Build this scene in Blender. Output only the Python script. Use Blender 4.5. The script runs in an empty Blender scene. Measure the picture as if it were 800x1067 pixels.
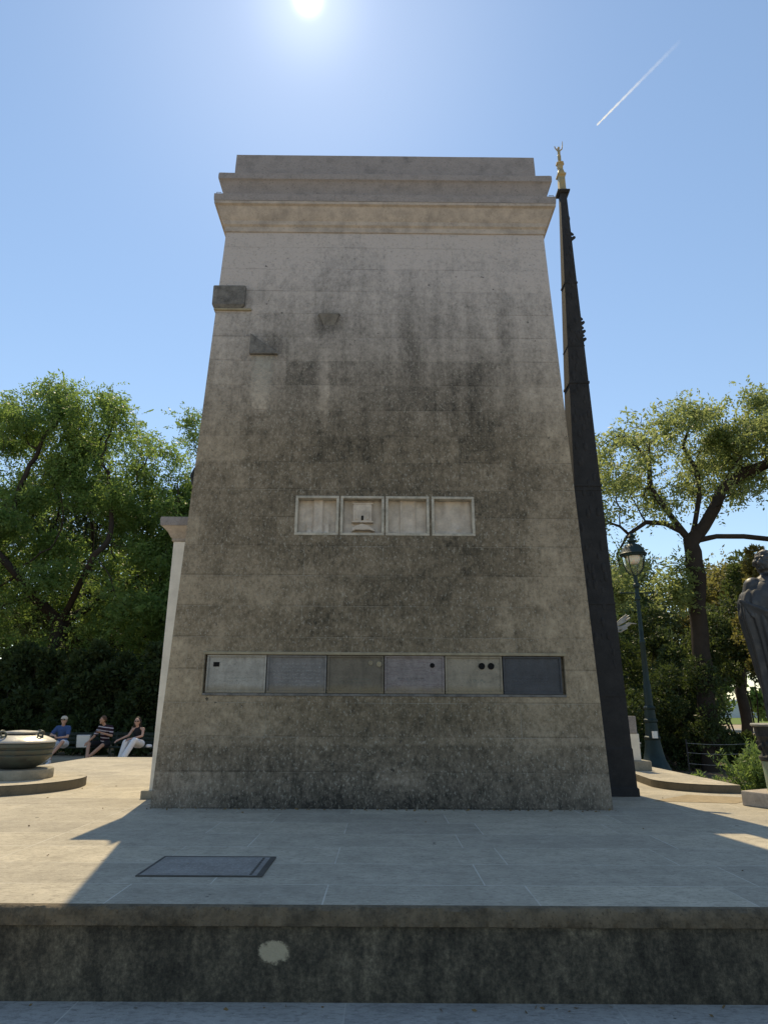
import bpy, bmesh, math, random
import numpy as np
from mathutils import Vector, Matrix, noise as mnoise
R = math.radians
PI = math.pi
rng = np.random.default_rng(7)
random.seed(7)
S = bpy.context.scene
COL = S.collection

# ------------------------------------------------------------------ helpers
def tag(o, label=None, cat=None, group=None, kind=None):
    if label: o['label'] = label
    if cat: o['category'] = cat
    if group: o['group'] = group
    if kind: o['kind'] = kind
    return o

def empty(name, loc, rz=0, label=None, cat=None, group=None):
    o = bpy.data.objects.new(name, None); COL.objects.link(o)
    o.location = loc; o.rotation_euler = (0, 0, rz); o.empty_display_size = .2
    return tag(o, label, cat, group)

def smooth(me, ang=35):
    me.polygons.foreach_set('use_smooth', [True]*len(me.polygons))
    try: me.set_sharp_from_angle(angle=R(ang))
    except Exception: pass

def obj(name, bm, mat, parent=None, sm=None, bevel=0, loc=None):
    bmesh.ops.recalc_face_normals(bm, faces=bm.faces[:])
    me = bpy.data.meshes.new(name); bm.to_mesh(me); bm.free()
    if mat: me.materials.append(mat)
    if sm: smooth(me, sm)
    o = bpy.data.objects.new(name, me); COL.objects.link(o)
    if parent: o.parent = parent
    if loc: o.location = loc
    if bevel:
        m = o.modifiers.new('bevel', 'BEVEL'); m.width = bevel; m.segments = 2; m.limit_method = 'ANGLE'; m.angle_limit = R(40)
    return o

def NB(): return bmesh.new()

def box(bm, x0, x1, y0, y1, z0, z1):
    v = [bm.verts.new(p) for p in ((x0,y0,z0),(x1,y0,z0),(x1,y1,z0),(x0,y1,z0),(x0,y0,z1),(x1,y0,z1),(x1,y1,z1),(x0,y1,z1))]
    for f in ((0,3,2,1),(4,5,6,7),(0,1,5,4),(1,2,6,5),(2,3,7,6),(3,0,4,7)):
        bm.faces.new([v[i] for i in f])
    return v

def prism(bm, pts, z0, z1):
    a = [bm.verts.new((x,y,z0)) for x,y in pts]; b = [bm.verts.new((x,y,z1)) for x,y in pts]
    n = len(pts)
    bm.faces.new(b); bm.faces.new(a[::-1])
    for i in range(n): bm.faces.new((a[i],a[(i+1)%n],b[(i+1)%n],b[i]))

def extr(bm, pts, d0, d1, axis='y'):
    """polygon in (x,z) extruded along y"""
    a = [bm.verts.new((x,d0,z)) for x,z in pts]; b = [bm.verts.new((x,d1,z)) for x,z in pts]
    n = len(pts)
    bm.faces.new(a); bm.faces.new(b[::-1])
    for i in range(n): bm.faces.new((a[i],b[i],b[(i+1)%n],a[(i+1)%n]))

def lathe(bm, prof, c=(0,0,0), seg=32, cap=True, f=None):
    rings = []
    for r, z in prof:
        ring = []
        for i in range(seg):
            t = 2*PI*i/seg
            rr = r if f is None else f(r, z, t)
            ring.append(bm.verts.new((c[0]+rr*math.cos(t), c[1]+rr*math.sin(t), c[2]+z)))
        rings.append(ring)
    for a, b in zip(rings, rings[1:]):
        for i in range(seg): bm.faces.new((a[i],a[(i+1)%seg],b[(i+1)%seg],b[i]))
    if cap:
        bm.faces.new(rings[0][::-1]); bm.faces.new(rings[-1])
    return rings

def tube(bm, pts, rad, seg=8, cap=True):
    pts = [Vector(p) for p in pts]
    if not isinstance(rad, (list, tuple)): rad = [rad]*len(pts)
    rings = []; up = None
    for i, p in enumerate(pts):
        d = (pts[min(i+1,len(pts)-1)]-pts[max(i-1,0)])
        if d.length < 1e-9: d = Vector((0,0,1))
        d.normalize()
        if up is None:
            up = Vector((0,0,1)) if abs(d.z) < .9 else Vector((1,0,0))
        a = d.cross(up).normalized(); up = a.cross(d).normalized()
        rings.append([bm.verts.new(p+(a*math.cos(2*PI*k/seg)+up*math.sin(2*PI*k/seg))*rad[i]) for k in range(seg)])
    for a, b in zip(rings, rings[1:]):
        for k in range(seg): bm.faces.new((a[k],a[(k+1)%seg],b[(k+1)%seg],b[k]))
    if cap: bm.faces.new(rings[0][::-1]); bm.faces.new(rings[-1])

def ball(bm, c, r, seg=12, sc=(1,1,1)):
    m = Matrix.Translation(c) @ Matrix.Diagonal((r*sc[0], r*sc[1], r*sc[2], 1))
    bmesh.ops.create_uvsphere(bm, u_segments=seg, v_segments=max(6,seg//2+2), radius=1, matrix=m)

def cap(bm, a, ra, b, rb, seg=12):
    a = Vector(a); b = Vector(b)
    ball(bm, a, ra, seg); ball(bm, b, rb, seg)
    if (b-a).length > 1e-4: tube(bm, [a, b], [ra, rb], seg)

def sqloft(bm, rings):
    """rings: list of 4-corner lists"""
    vs = [[bm.verts.new(p) for p in r] for r in rings]
    n = len(rings[0])
    for a, b in zip(vs, vs[1:]):
        for i in range(n): bm.faces.new((a[i],a[(i+1)%n],b[(i+1)%n],b[i]))
    bm.faces.new(vs[0][::-1]); bm.faces.new(vs[-1])

def remesh(o, vox, sm=4):
    m = o.modifiers.new('remesh', 'REMESH'); m.mode = 'VOXEL'; m.voxel_size = vox; m.use_smooth_shade = True
    s = o.modifiers.new('smooth', 'SMOOTH'); s.iterations = sm; s.factor = .5

def pymesh(name, V, F, mat, parent=None, sm=False):
    """numpy quads"""
    me = bpy.data.meshes.new(name)
    V = np.asarray(V, dtype=np.float32); F = np.asarray(F, dtype=np.int32)
    n, k = F.shape
    me.vertices.add(len(V)); me.vertices.foreach_set('co', V.ravel())
    me.loops.add(n*k); me.loops.foreach_set('vertex_index', F.ravel())
    me.polygons.add(n); me.polygons.foreach_set('loop_start', np.arange(0, n*k, k, dtype=np.int32))
    try: me.polygons.foreach_set('loop_total', np.full(n, k, dtype=np.int32))
    except Exception: pass
    if sm: me.polygons.foreach_set('use_smooth', np.ones(n, dtype=bool))
    me.update(calc_edges=True); me.validate()
    me.materials.append(mat)
    o = bpy.data.objects.new(name, me); COL.objects.link(o)
    if parent: o.parent = parent
    return o

def frames(dirs):
    d = dirs/np.linalg.norm(dirs, axis=1, keepdims=True)
    r = rng.normal(size=d.shape); a = np.cross(d, r); a /= np.linalg.norm(a, axis=1, keepdims=True)
    return d, a
def leaves_mesh(name, C, D, L, Wd, mat, parent, jitter=.2):
    """diamond leaves at C, direction D, length L, width W"""
    n = len(C)
    d, a = frames(D)
    q_ = rng.uniform(-.5,.55,(n,1)); l = L*(1+q_); w = Wd*(1+q_*.8+rng.uniform(-.2,.2,(n,1)))
    nrm = np.cross(d, a)
    v0 = C; v1 = C+d*l*.45+a*w*.5+nrm*w*.12; v2 = C+d*l; v3 = C+d*l*.45-a*w*.5+nrm*w*.12
    V = np.stack([v0,v1,v2,v3],1).reshape(-1,3); F = np.arange(n*4).reshape(-1,4)
    return pymesh(name, V, F, mat, parent)

leaves_mesh_early = leaves_mesh

# ------------------------------------------------------------------ node helpers
class NT:
    def __init__(s, name):
        s.m = bpy.data.materials.new(name); s.m.use_nodes = True
        s.t = s.m.node_tree; s.n = s.t.nodes; s.l = s.t.links
        s.bsdf = s.n['Principled BSDF']; s.out = s.n['Material Output']
        s.tc = s.n.new('ShaderNodeTexCoord')
    def add(s, typ, **kw):
        n = s.n.new(typ)
        for k, v in kw.items():
            if hasattr(n, k): setattr(n, k, v)
            else: n.inputs[k].default_value = v
        return n
    def link(s, a, b): s.l.new(a, b)
    def inp(s, sock, v):
        if isinstance(v, bpy.types.NodeSocket): s.l.new(v, sock)
        else: sock.default_value = v
    def mapping(s, scale=(1,1,1), loc=(0,0,0), rot=(0,0,0), src=None):
        m = s.n.new('ShaderNodeMapping'); m.inputs['Scale'].default_value = scale
        m.inputs['Location'].default_value = loc; m.inputs['Rotation'].default_value = rot
        s.l.new(src or s.tc.outputs['Object'], m.inputs['Vector']); return m.outputs[0]
    def noise(s, scale, detail=4, rough=.55, vec=None, dist=0):
        n = s.n.new('ShaderNodeTexNoise'); n.inputs['Scale'].default_value = scale
        n.inputs['Detail'].default_value = detail; n.inputs['Roughness'].default_value = rough
        n.inputs['Distortion'].default_value = dist
        s.l.new(vec or s.tc.outputs['Object'], n.inputs['Vector']); return n.outputs['Fac']
    def ramp(s, fac, stops):
        r = s.n.new('ShaderNodeValToRGB'); s.l.new(fac, r.inputs[0])
        e = r.color_ramp.elements
        while len(e) < len(stops): e.new(.5)
        for el, (p, c) in zip(e, stops):
            el.position = p; el.color = (c, c, c, 1) if isinstance(c, (int, float)) else (*c, 1)
        return r.outputs[0]
    def mix(s, fac, a, b, mode='MIX'):
        m = s.n.new('ShaderNodeMix'); m.data_type = 'RGBA'; m.blend_type = mode
        s.inp(m.inputs[0], fac); s.inp(m.inputs[6], a if not isinstance(a, tuple) else (*a[:3], 1)); s.inp(m.inputs[7], b if not isinstance(b, tuple) else (*b[:3], 1))
        return m.outputs[2]
    def math(s, op, a, b=0.0, clamp=False):
        m = s.n.new('ShaderNodeMath'); m.operation = op; m.use_clamp = clamp
        s.inp(m.inputs[0], a); s.inp(m.inputs[1], b); return m.outputs[0]
    def sep(s, v=None):
        x = s.n.new('ShaderNodeSeparateXYZ'); s.l.new(v or s.tc.outputs['Object'], x.inputs[0]); return x.outputs
    def comb(s, x=0., y=0., z=0.):
        c = s.n.new('ShaderNodeCombineXYZ'); s.inp(c.inputs[0], x); s.inp(c.inputs[1], y); s.inp(c.inputs[2], z); return c.outputs[0]
    def bump(s, h, strength=.3, dist=.01, prev=None):
        b = s.n.new('ShaderNodeBump'); b.inputs['Strength'].default_value = strength; b.inputs['Distance'].default_value = dist
        s.l.new(h, b.inputs['Height'])
        if prev: s.l.new(prev, b.inputs['Normal'])
        return b.outputs[0]
    def fin(s, col, rough=.8, metal=0, bump=None, spec=.3):
        s.inp(s.bsdf.inputs['Base Color'], (*col[:3], 1) if isinstance(col, tuple) else col)
        s.inp(s.bsdf.inputs['Roughness'], rough); s.inp(s.bsdf.inputs['Metallic'], metal)
        s.bsdf.inputs['Specular IOR Level'].default_value = spec
        if bump: s.l.new(bump, s.bsdf.inputs['Normal'])
        return s.m

def c3(c): return tuple(c)

def simple(name, col, rough=.7, metal=0, var=.25, nscale=6, bumps=.15, spec=.3):
    t = NT(name)
    n = t.noise(nscale, 5, .6)
    lo = tuple(x*(1-var) for x in col); hi = tuple(min(1, x*(1+var)) for x in col)
    c = t.ramp(n, [(.3, lo), (.7, hi)])
    b = t.bump(t.noise(nscale*8, 4), bumps, .01)
    return t.fin(c, rough, metal, b, spec)

# ---- tower stone
def tower_stone():
    t = NT('weathered_limestone')
    x, y, z = t.sep()
    uv = t.comb(x, z, 0.)
    br = t.add('ShaderNodeTexBrick'); t.link(uv, br.inputs['Vector'])
    br.offset = .37; br.offset_frequency = 2; br.squash = 1.35; br.squash_frequency = 3
    br.inputs['Scale'].default_value = 1; br.inputs['Brick Width'].default_value = 1.02; br.inputs['Row Height'].default_value = .392
    br.inputs['Mortar Size'].default_value = .005; br.inputs['Mortar Smooth'].default_value = .3; br.inputs['Bias'].default_value = 0
    br.inputs['Color1'].default_value = (0,0,0,1); br.inputs['Color2'].default_value = (1,1,1,1); br.inputs['Mortar'].default_value = (.5,.5,.5,1)
    brv = t.sep(br.outputs['Color'])[0]
    zz = t.math('DIVIDE', z, 8.3)
    S_ = lambda v, k: t.math('MULTIPLY', t.math('SUBTRACT', v, .5), k)
    streak = t.noise(1.5, 6, .6, t.comb(t.math('MULTIPLY', x, 3.2), t.math('MULTIPLY', z, .33), 0.))
    blot = t.noise(.75, 4, .5)
    mid_ = t.noise(5.5, 9, .78)
    fine = t.noise(26, 6, .75, t.mapping(scale=(1,1,.55)))
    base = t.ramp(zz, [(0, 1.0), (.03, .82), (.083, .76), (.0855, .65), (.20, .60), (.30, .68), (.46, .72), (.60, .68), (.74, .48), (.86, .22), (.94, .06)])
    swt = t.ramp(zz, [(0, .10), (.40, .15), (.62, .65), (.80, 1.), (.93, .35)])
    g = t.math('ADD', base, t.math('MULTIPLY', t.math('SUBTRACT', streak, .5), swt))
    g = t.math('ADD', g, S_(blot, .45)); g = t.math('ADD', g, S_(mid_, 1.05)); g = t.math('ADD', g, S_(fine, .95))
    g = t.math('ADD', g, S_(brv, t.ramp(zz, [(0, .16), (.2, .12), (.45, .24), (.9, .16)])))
    # cleaner towards the arrises, darkest in the middle of the face
    ax = t.math('MULTIPLY', t.math('SUBTRACT', t.math('ABSOLUTE', t.math('SUBTRACT', x, .1)), .9), .16, True)
    g = t.math('SUBTRACT', g, ax)
    def blob(x0, z0, sx, sz, amt):
        dx = t.math('DIVIDE', t.math('SUBTRACT', x, x0), sx); dz = t.math('DIVIDE', t.math('SUBTRACT', z, z0), sz)
        d = t.math('SQRT', t.math('ADD', t.math('MULTIPLY', dx, dx), t.math('MULTIPLY', dz, dz)))
        d = t.math('ADD', d, S_(mid_, 1.1))
        return t.math('MULTIPLY', t.ramp(d, [(.35, 1.), (1., 0.)]), amt)
    for a_ in ((-.82,6.52,.26,.24,.30), (-1.60,6.12,.28,.26,.26), (-1.15,5.45,.35,.8,.10), (-1.95,6.95,.34,.24,.24), (.45,6.4,.20,1.3,.22), (1.25,5.6,.18,1.0,.20),
               (-1.74,5.5,.16,.55,-.42), (-.86,5.55,.11,.85,-.28), (1.9,1.0,.5,.5,-.10), (.2,.35,.35,.2,-.18), (-1.1,2.6,.9,.5,-.16), (1.55,2.1,.12,.35,-.25), (2.1,3.1,.4,1.2,-.12)):
        g = t.math('ADD', g, blob(*a_))
    # dark runs below the sill of the plaques and niches
    g = t.math('ADD', g, 0., True)
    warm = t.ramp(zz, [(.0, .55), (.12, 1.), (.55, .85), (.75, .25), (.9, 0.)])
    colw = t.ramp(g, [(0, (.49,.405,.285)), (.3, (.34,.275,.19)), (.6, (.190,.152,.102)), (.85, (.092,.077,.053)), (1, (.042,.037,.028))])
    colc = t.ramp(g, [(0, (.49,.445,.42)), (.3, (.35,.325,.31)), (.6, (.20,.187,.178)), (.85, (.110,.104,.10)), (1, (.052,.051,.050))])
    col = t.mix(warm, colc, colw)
    # joints, fading in and out
    jm = t.math('MULTIPLY', br.outputs['Fac'], t.ramp(t.noise(1.1, 3, .6, t.mapping(loc=(7,1,3))), [(.46, .02), (.64, .75)]))
    jm = t.math('MULTIPLY', jm, t.ramp(zz, [(.1, 1.), (.3, .9), (.5, .6), (.9, .35)]))
    col = t.mix(jm, col, (.30,.28,.23))
    bed = t.math('ABSOLUTE', t.math('SUBTRACT', t.math('FRACT', t.math('ADD', t.math('DIVIDE', t.math('SUBTRACT', z, .012), .392), .5)), .5))
    bedm = t.math('MULTIPLY', t.ramp(bed, [(.008, 1.), (.024, 0.)]), t.ramp(t.noise(.9, 4, .7, t.mapping(loc=(3,3,8))), [(.44, 0.), (.6, .55)]))
    col = t.mix(bedm, col, t.mix(1., col, (.45,.45,.45), 'MULTIPLY'))
    # specks
    v1 = t.ramp(t.noise(38, 3, .65, t.mapping(scale=(1.2,1,.7))), [(.57, 0.), (.66, 1.)])
    v1 = t.math('MULTIPLY', v1, t.ramp(g, [(.25, .05), (.55, .75), (1, .45)]))
    col = t.mix(v1, col, t.mix(.75, col, (.46,.43,.36)))
    v2 = t.ramp(t.noise(30, 5, .75, t.mapping(loc=(3,5,1))), [(.55, 0.), (.68, 1.)])
    col = t.mix(t.math('MULTIPLY', v2, .65), col, t.mix(1., col, (.42,.42,.42), 'MULTIPLY'))
    v3 = t.ramp(t.noise(9, 6, .8, t.mapping(loc=(9,2,7))), [(.60, 0.), (.66, 1.)])
    col = t.mix(t.math('MULTIPLY', v3, .28), col, (.30,.27,.20))
    # a few black pocks
    v4 = t.ramp(t.noise(13, 3, .6, t.mapping(loc=(2,9,4))), [(.70, 0.), (.73, 1.)])
    col = t.mix(t.math('MULTIPLY', v4, .75), col, (.03,.03,.03))
    h = t.math('ADD', t.noise(60, 5, .75), t.math('MULTIPLY', t.noise(14, 6, .7), 1.3))
    b = t.bump(h, .8, .008)
    b = t.bump(t.math('MULTIPLY', br.outputs['Fac'], -1), .6, .005, b)
    return t.fin(col, .95, 0, b, .12)

def plain_stone(name, col, dirt=.4, dcol=(.09,.09,.08), dscale=1.6, spk=.3, bump=.4):
    t = NT(name)
    g = t.ramp(t.math('ADD', t.noise(dscale, 7, .65), t.math('MULTIPLY', t.noise(dscale*7, 5, .7), .35)), [(.58, 0.), (.95, 1.)])
    c = t.ramp(t.noise(5, 5, .6), [(.3, tuple(v*.86 for v in col)), (.7, tuple(min(.9, v*1.12) for v in col))])
    c = t.mix(t.math('MULTIPLY', g, dirt), c, dcol)
    s = t.ramp(t.noise(46, 3, .6), [(.60, 0.), (.70, 1.)])
    c = t.mix(t.math('MULTIPLY', s, spk), c, tuple(v*.4 for v in col))
    h = t.math('ADD', t.noise(55, 5, .7), t.noise(12, 4))
    return t.fin(c, .9, 0, t.bump(h, bump, .006), .2)

def riser_stone():
    t = NT('grimy_riser_stone')
    x, y, z = t.sep()
    S_ = lambda v, k: t.math('MULTIPLY', t.math('SUBTRACT', v, .5), k)
    big = t.noise(1.3, 4, .6, t.comb(x, 0., t.math('MULTIPLY', z, .5)))
    st = t.noise(9, 8, .78, t.comb(x, 0., t.math('MULTIPLY', z, .55)))
    n = t.noise(34, 6, .78)
    g = t.math('ADD', .42, S_(big, .7)); g = t.math('ADD', g, S_(st, 1.35)); g = t.math('ADD', g, S_(n, 1.05))
    c = t.ramp(g, [(.10, (.026,.024,.020)), (.38, (.070,.063,.049)), (.60, (.145,.125,.090)), (.82, (.28,.24,.17)), (1, (.32,.30,.25))])
    dx = t.math('DIVIDE', t.math('ADD', x, .615), .095); dz = t.math('DIVIDE', t.math('ADD', z, .235), .062)
    d = t.math('SQRT', t.math('ADD', t.math('MULTIPLY', dx, dx), t.math('MULTIPLY', dz, dz)))
    d = t.math('ADD', d, S_(t.noise(17, 8, .78), 2.2))
    p = t.ramp(d, [(.72, 1.), (.98, 0.)])
    c = t.mix(t.math('MULTIPLY', p, .8), c, t.mix(t.math('MULTIPLY', n, .6), (.62,.54,.38), (.30,.26,.19)))
    return t.fin(c, .95, 0, t.bump(t.math('ADD', t.noise(70, 5, .75), t.noise(18,6,.7)), .9, .010), .12)

def paving(name, col, w, h, rotz=0., shift=(0,0), tint=1.0):
    t = NT(name)
    vec = t.mapping(loc=(shift[0], shift[1], 0), rot=(0,0,rotz))
    br = t.add('ShaderNodeTexBrick'); t.link(vec, br.inputs['Vector'])
    br.offset = .43; br.squash = 1.4; br.squash_frequency = 2
    br.inputs['Scale'].default_value = 1; br.inputs['Brick Width'].default_value = w; br.inputs['Row Height'].default_value = h
    br.inputs['Mortar Size'].default_value = .0045; br.inputs['Mortar Smooth'].default_value = .2
    br.inputs['Color1'].default_value = (.84,.84,.85,1); br.inputs['Color2'].default_value = (1.10,1.09,1.07,1); br.inputs['Mortar'].default_value = (1,1,1,1)
    c = t.ramp(t.noise(3.1, 9, .75), [(.3, tuple(v*.74 for v in col)), (.7, tuple(v*1.14 for v in col))])
    c = t.mix(1., c, br.outputs['Color'], 'MULTIPLY')
    el = t.mapping(scale=(.45,1,1), loc=(4,4,0))
    s = t.ramp(t.noise(42, 5, .75, el), [(.50, 0.), (.66, 1.)])
    c = t.mix(t.math('MULTIPLY', s, .75), c, tuple(v*.45 for v in col))
    s2 = t.ramp(t.noise(9, 8, .8, el), [(.53, 0.), (.66, 1.)])
    c = t.mix(t.math('MULTIPLY', s2, .62), c, tuple(v*.50 for v in col))
    s4 = t.ramp(t.noise(50, 3, .6, t.mapping(loc=(9,1,0))), [(.62, 0.), (.70, 1.)])
    c = t.mix(t.math('MULTIPLY', s4, .45), c, tuple(min(.8, v*1.6) for v in col))
    s3 = t.ramp(t.noise(6, 3, .6, t.mapping(loc=(1,8,0))), [(.715, 0.), (.73, 1.)])
    c = t.mix(t.math('MULTIPLY', s3, .8), c, (.04,.04,.035))
    jm = t.math('MULTIPLY', br.outputs['Fac'], t.ramp(t.noise(1.7, 3, .6, t.mapping(loc=(7,1,3))), [(.35, .1), (.6, .9)]))
    c = t.mix(jm, c, (.60,.57,.50))
    b = t.bump(t.math('ADD', t.noise(80, 4, .75), t.noise(11, 7, .7)), .6, .007)
    b = t.bump(t.math('MULTIPLY', br.outputs['Fac'], -1), .5, .003, b)
    return t.fin(c, .88, 0, b, .2)

def leaf_mat(name, c1, c2, tr, tfac=.42):
    t = NT(name)
    geo = t.add('ShaderNodeNewGeometry')
    rnd = geo.outputs['Random Per Island']
    c = t.ramp(rnd, [(0, c1), (.55, tuple((a+b)/2 for a, b in zip(c1, c2))), (1, c2)])
    n = t.noise(.55, 2)
    c = t.mix(t.ramp(n, [(.4, 0.), (.62, .55)]), c, tuple(v*1.35 for v in c2))
    t.bsdf.inputs['Roughness'].default_value = .5; t.bsdf.inputs['Specular IOR Level'].default_value = .12 if tfac < .3 else .3
    t.link(c, t.bsdf.inputs['Base Color'])
    tl = t.add('ShaderNodeBsdfTranslucent')
    tc = t.mix(rnd, tr, tuple(v*.6 for v in tr))
    t.link(tc, tl.inputs['Color'])
    mx = t.add('ShaderNodeMixShader'); mx.inputs[0].default_value = tfac
    t.link(t.bsdf.outputs[0], mx.inputs[1]); t.link(tl.outputs[0], mx.inputs[2]); t.link(mx.outputs[0], t.out.inputs[0])
    return t.m

def bronze(name, col, rough=.45, metal=.75, pat=(.10,.14,.12), pf=.5):
    t = NT(name)
    n = t.ramp(t.math('ADD', t.noise(7, 6, .65), t.math('MULTIPLY', t.noise(30, 4), .25)), [(.5, 0.), (.75, 1.)])
    c = t.mix(t.math('MULTIPLY', n, pf), col, pat)
    r = t.ramp(n, [(0, rough), (1, min(1, rough+.35))])
    return t.fin(c, r, t.math('SUBTRACT', metal, t.math('MULTIPLY', n, metal*.6)), t.bump(t.noise(40, 5), .35, .006), .4)

M = {}
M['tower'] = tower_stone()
M['cornice'] = plain_stone('cornice_limestone', (.46,.40,.345), .7, (.16,.15,.14), 4.0, .6)
M['attic'] = plain_stone('attic_limestone', (.34,.31,.30), .8, (.12,.115,.115), 5.0, .8, .9)
M['clean'] = plain_stone('clean_limestone', (.80,.75,.66), .15, (.2,.19,.17), 1.5, .08, .2)
M['frame'] = plain_stone('niche_frame_stone', (.50,.455,.375), .75, (.13,.13,.11), 9, .5)
M['niche'] = plain_stone('niche_pink_stone', (.60,.52,.43), .5, (.16,.135,.12), 6, .2)
M['stub'] = plain_stone('stained_stub_stone', (.20,.19,.175), .95, (.05,.05,.05), 9, .8, 1.4)
M['paleledge'] = plain_stone('pale_ledge_stone', (.33,.285,.195), .6, (.16,.14,.11), 8, .4)
M['paving'] = paving('platform_paving', (.46,.415,.33), 1.28, .62, shift=(.35,.12))
M['terrace'] = paving('terrace_paving', (.40,.385,.355), 1.5, .8, shift=(.2,.3))
M['nosing'] = plain_stone('rough_nosing_stone', (.185,.148,.10), .95, (.03,.03,.026), 8, .9, 1.8)
M['riser'] = riser_stone()
M['kerb'] = plain_stone('slab_edge_stone', (.17,.145,.105), .7, (.05,.05,.04), 5, .5)
M['urnbase'] = plain_stone('urn_base_stone', (.34,.31,.25), .6, (.10,.11,.085), 4, .5)
M['bronze'] = bronze('dark_bronze', (.040,.040,.042), .62, .15, (.018,.021,.024), .7)
M['urn'] = bronze('urn_bronze', (.095,.094,.08), .42, .55, (.075,.10,.085), .8)
M['urnlid'] = bronze('urn_lid_bronze', (.36,.35,.33), .33, .8, (.30,.30,.28), .4)
M['greenbronze'] = bronze('green_patinated_bronze', (.30,.31,.24), .6, .3, (.22,.34,.25), .8)
M['gold'] = bronze('gilded_metal', (.38,.30,.165), .4, .75, (.55,.38,.14), .4)
M['obelisk'] = plain_stone('obelisk_dark_patina', (.040,.040,.042), .7, (.018,.020,.022), 4, .4, .5)
M['statue'] = bronze('statue_bronze', (.075,.075,.078), .42, .65, (.04,.045,.05), .6)
M['palebronze'] = bronze('pale_worn_bronze', (.36,.35,.33), .4, .6, (.30,.30,.28), .5)
M['lampgreen'] = simple('lamp_green_paint', (.014,.030,.031), .5, .2, .25, 5, .1)
M['benchgreen'] = simple('bench_green_paint', (.02,.035,.028), .5)
M['bark'] = plain_stone('tree_bark', (.040,.032,.026), .6, (.015,.013,.012), 3, .5, 1.0)
M['soil'] = plain_stone('bed_soil', (.12,.095,.07), .6, (.04,.035,.03), 2, .5)
M['leafA'] = leaf_mat('leaf_green', (.042,.085,.026), (.095,.150,.045), (.36,.52,.12), .48)
M['leafB'] = leaf_mat('leaf_olive', (.065,.10,.030), (.12,.155,.055), (.50,.58,.20), .5)
M['leafC'] = leaf_mat('leaf_dark', (.022,.040,.018), (.05,.07,.03), (.12,.17,.04), .28)
M['leafD'] = leaf_mat('leaf_yellowish', (.08,.085,.025), (.15,.125,.04), (.36,.34,.09), .42)
M['leafF'] = leaf_mat('leaf_mid_dark', (.028,.045,.020), (.055,.080,.030), (.18,.24,.06), .35)
M['leafE'] = leaf_mat('leaf_fresh', (.10,.16,.05), (.16,.22,.08), (.35,.5,.12), .4)
M['skin'] = simple('skin', (.50,.30,.22), .55, 0, .08, 20, .03)
M['skin_tan'] = simple('tanned_skin', (.42,.24,.16), .55, 0, .08, 20, .03)
M['white'] = simple('white_cloth', (.72,.72,.74), .85, 0, .06, 12, .1)
M['whitebox'] = simple('white_card', (.78,.77,.72), .7, 0, .04, 6, .05)
M['blue'] = simple('blue_cloth', (.045,.085,.21), .9, 0, .15, 12, .1)
M['beige'] = simple('beige_cloth', (.55,.48,.38), .9, 0, .1, 12, .1)
M['black'] = simple('black_cloth', (.015,.015,.018), .85, 0, .1, 12, .1)
M['blackvoid'] = simple('dark_socket', (.006,.006,.006), .9, 0, .1, 12, .1)
M['hair_dark'] = simple('dark_hair', (.03,.02,.015), .6, 0, .3, 40, .3)
M['hair_brown'] = simple('brown_hair', (.10,.055,.03), .6, 0, .3, 40, .3)
M['grey'] = simple('grey_paint', (.4,.42,.45), .7)
M['orangebox'] = simple('brown_card', (.45,.22,.12), .7)
M['wire'] = simple('galvanised_wire', (.35,.36,.36), .5, .6)

def striped():
    t = NT('striped_polo_cloth')
    x, y, z = t.sep()
    w = t.math('SINE', t.math('MULTIPLY', t.math('ADD', z, t.math('MULTIPLY', x, .12)), 62.))
    s = t.ramp(w, [(.62, 0.), (.72, 1.)])
    c = t.mix(s, (.030,.014,.022), (.50,.44,.46))
    return t.fin(c, .9)
M['striped'] = striped()

def inscription(name, col, ink, rows=(.05,), dens=.5, dirt=.4, strength=.6, metal=0, marks=60, rowz=26., contrast=.6):
    """stone slab with small worn unreadable carved rows"""
    t = NT(name)
    x, y, z = t.sep(t.tc.outputs['Generated'])
    g = t.noise(3.0, 6, .65, t.tc.outputs['Generated'])
    c = t.ramp(g, [(.3, tuple(v*.78 for v in col)), (.7, tuple(v*1.18 for v in col))])
    return t, c, (x, y, z)

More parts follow.
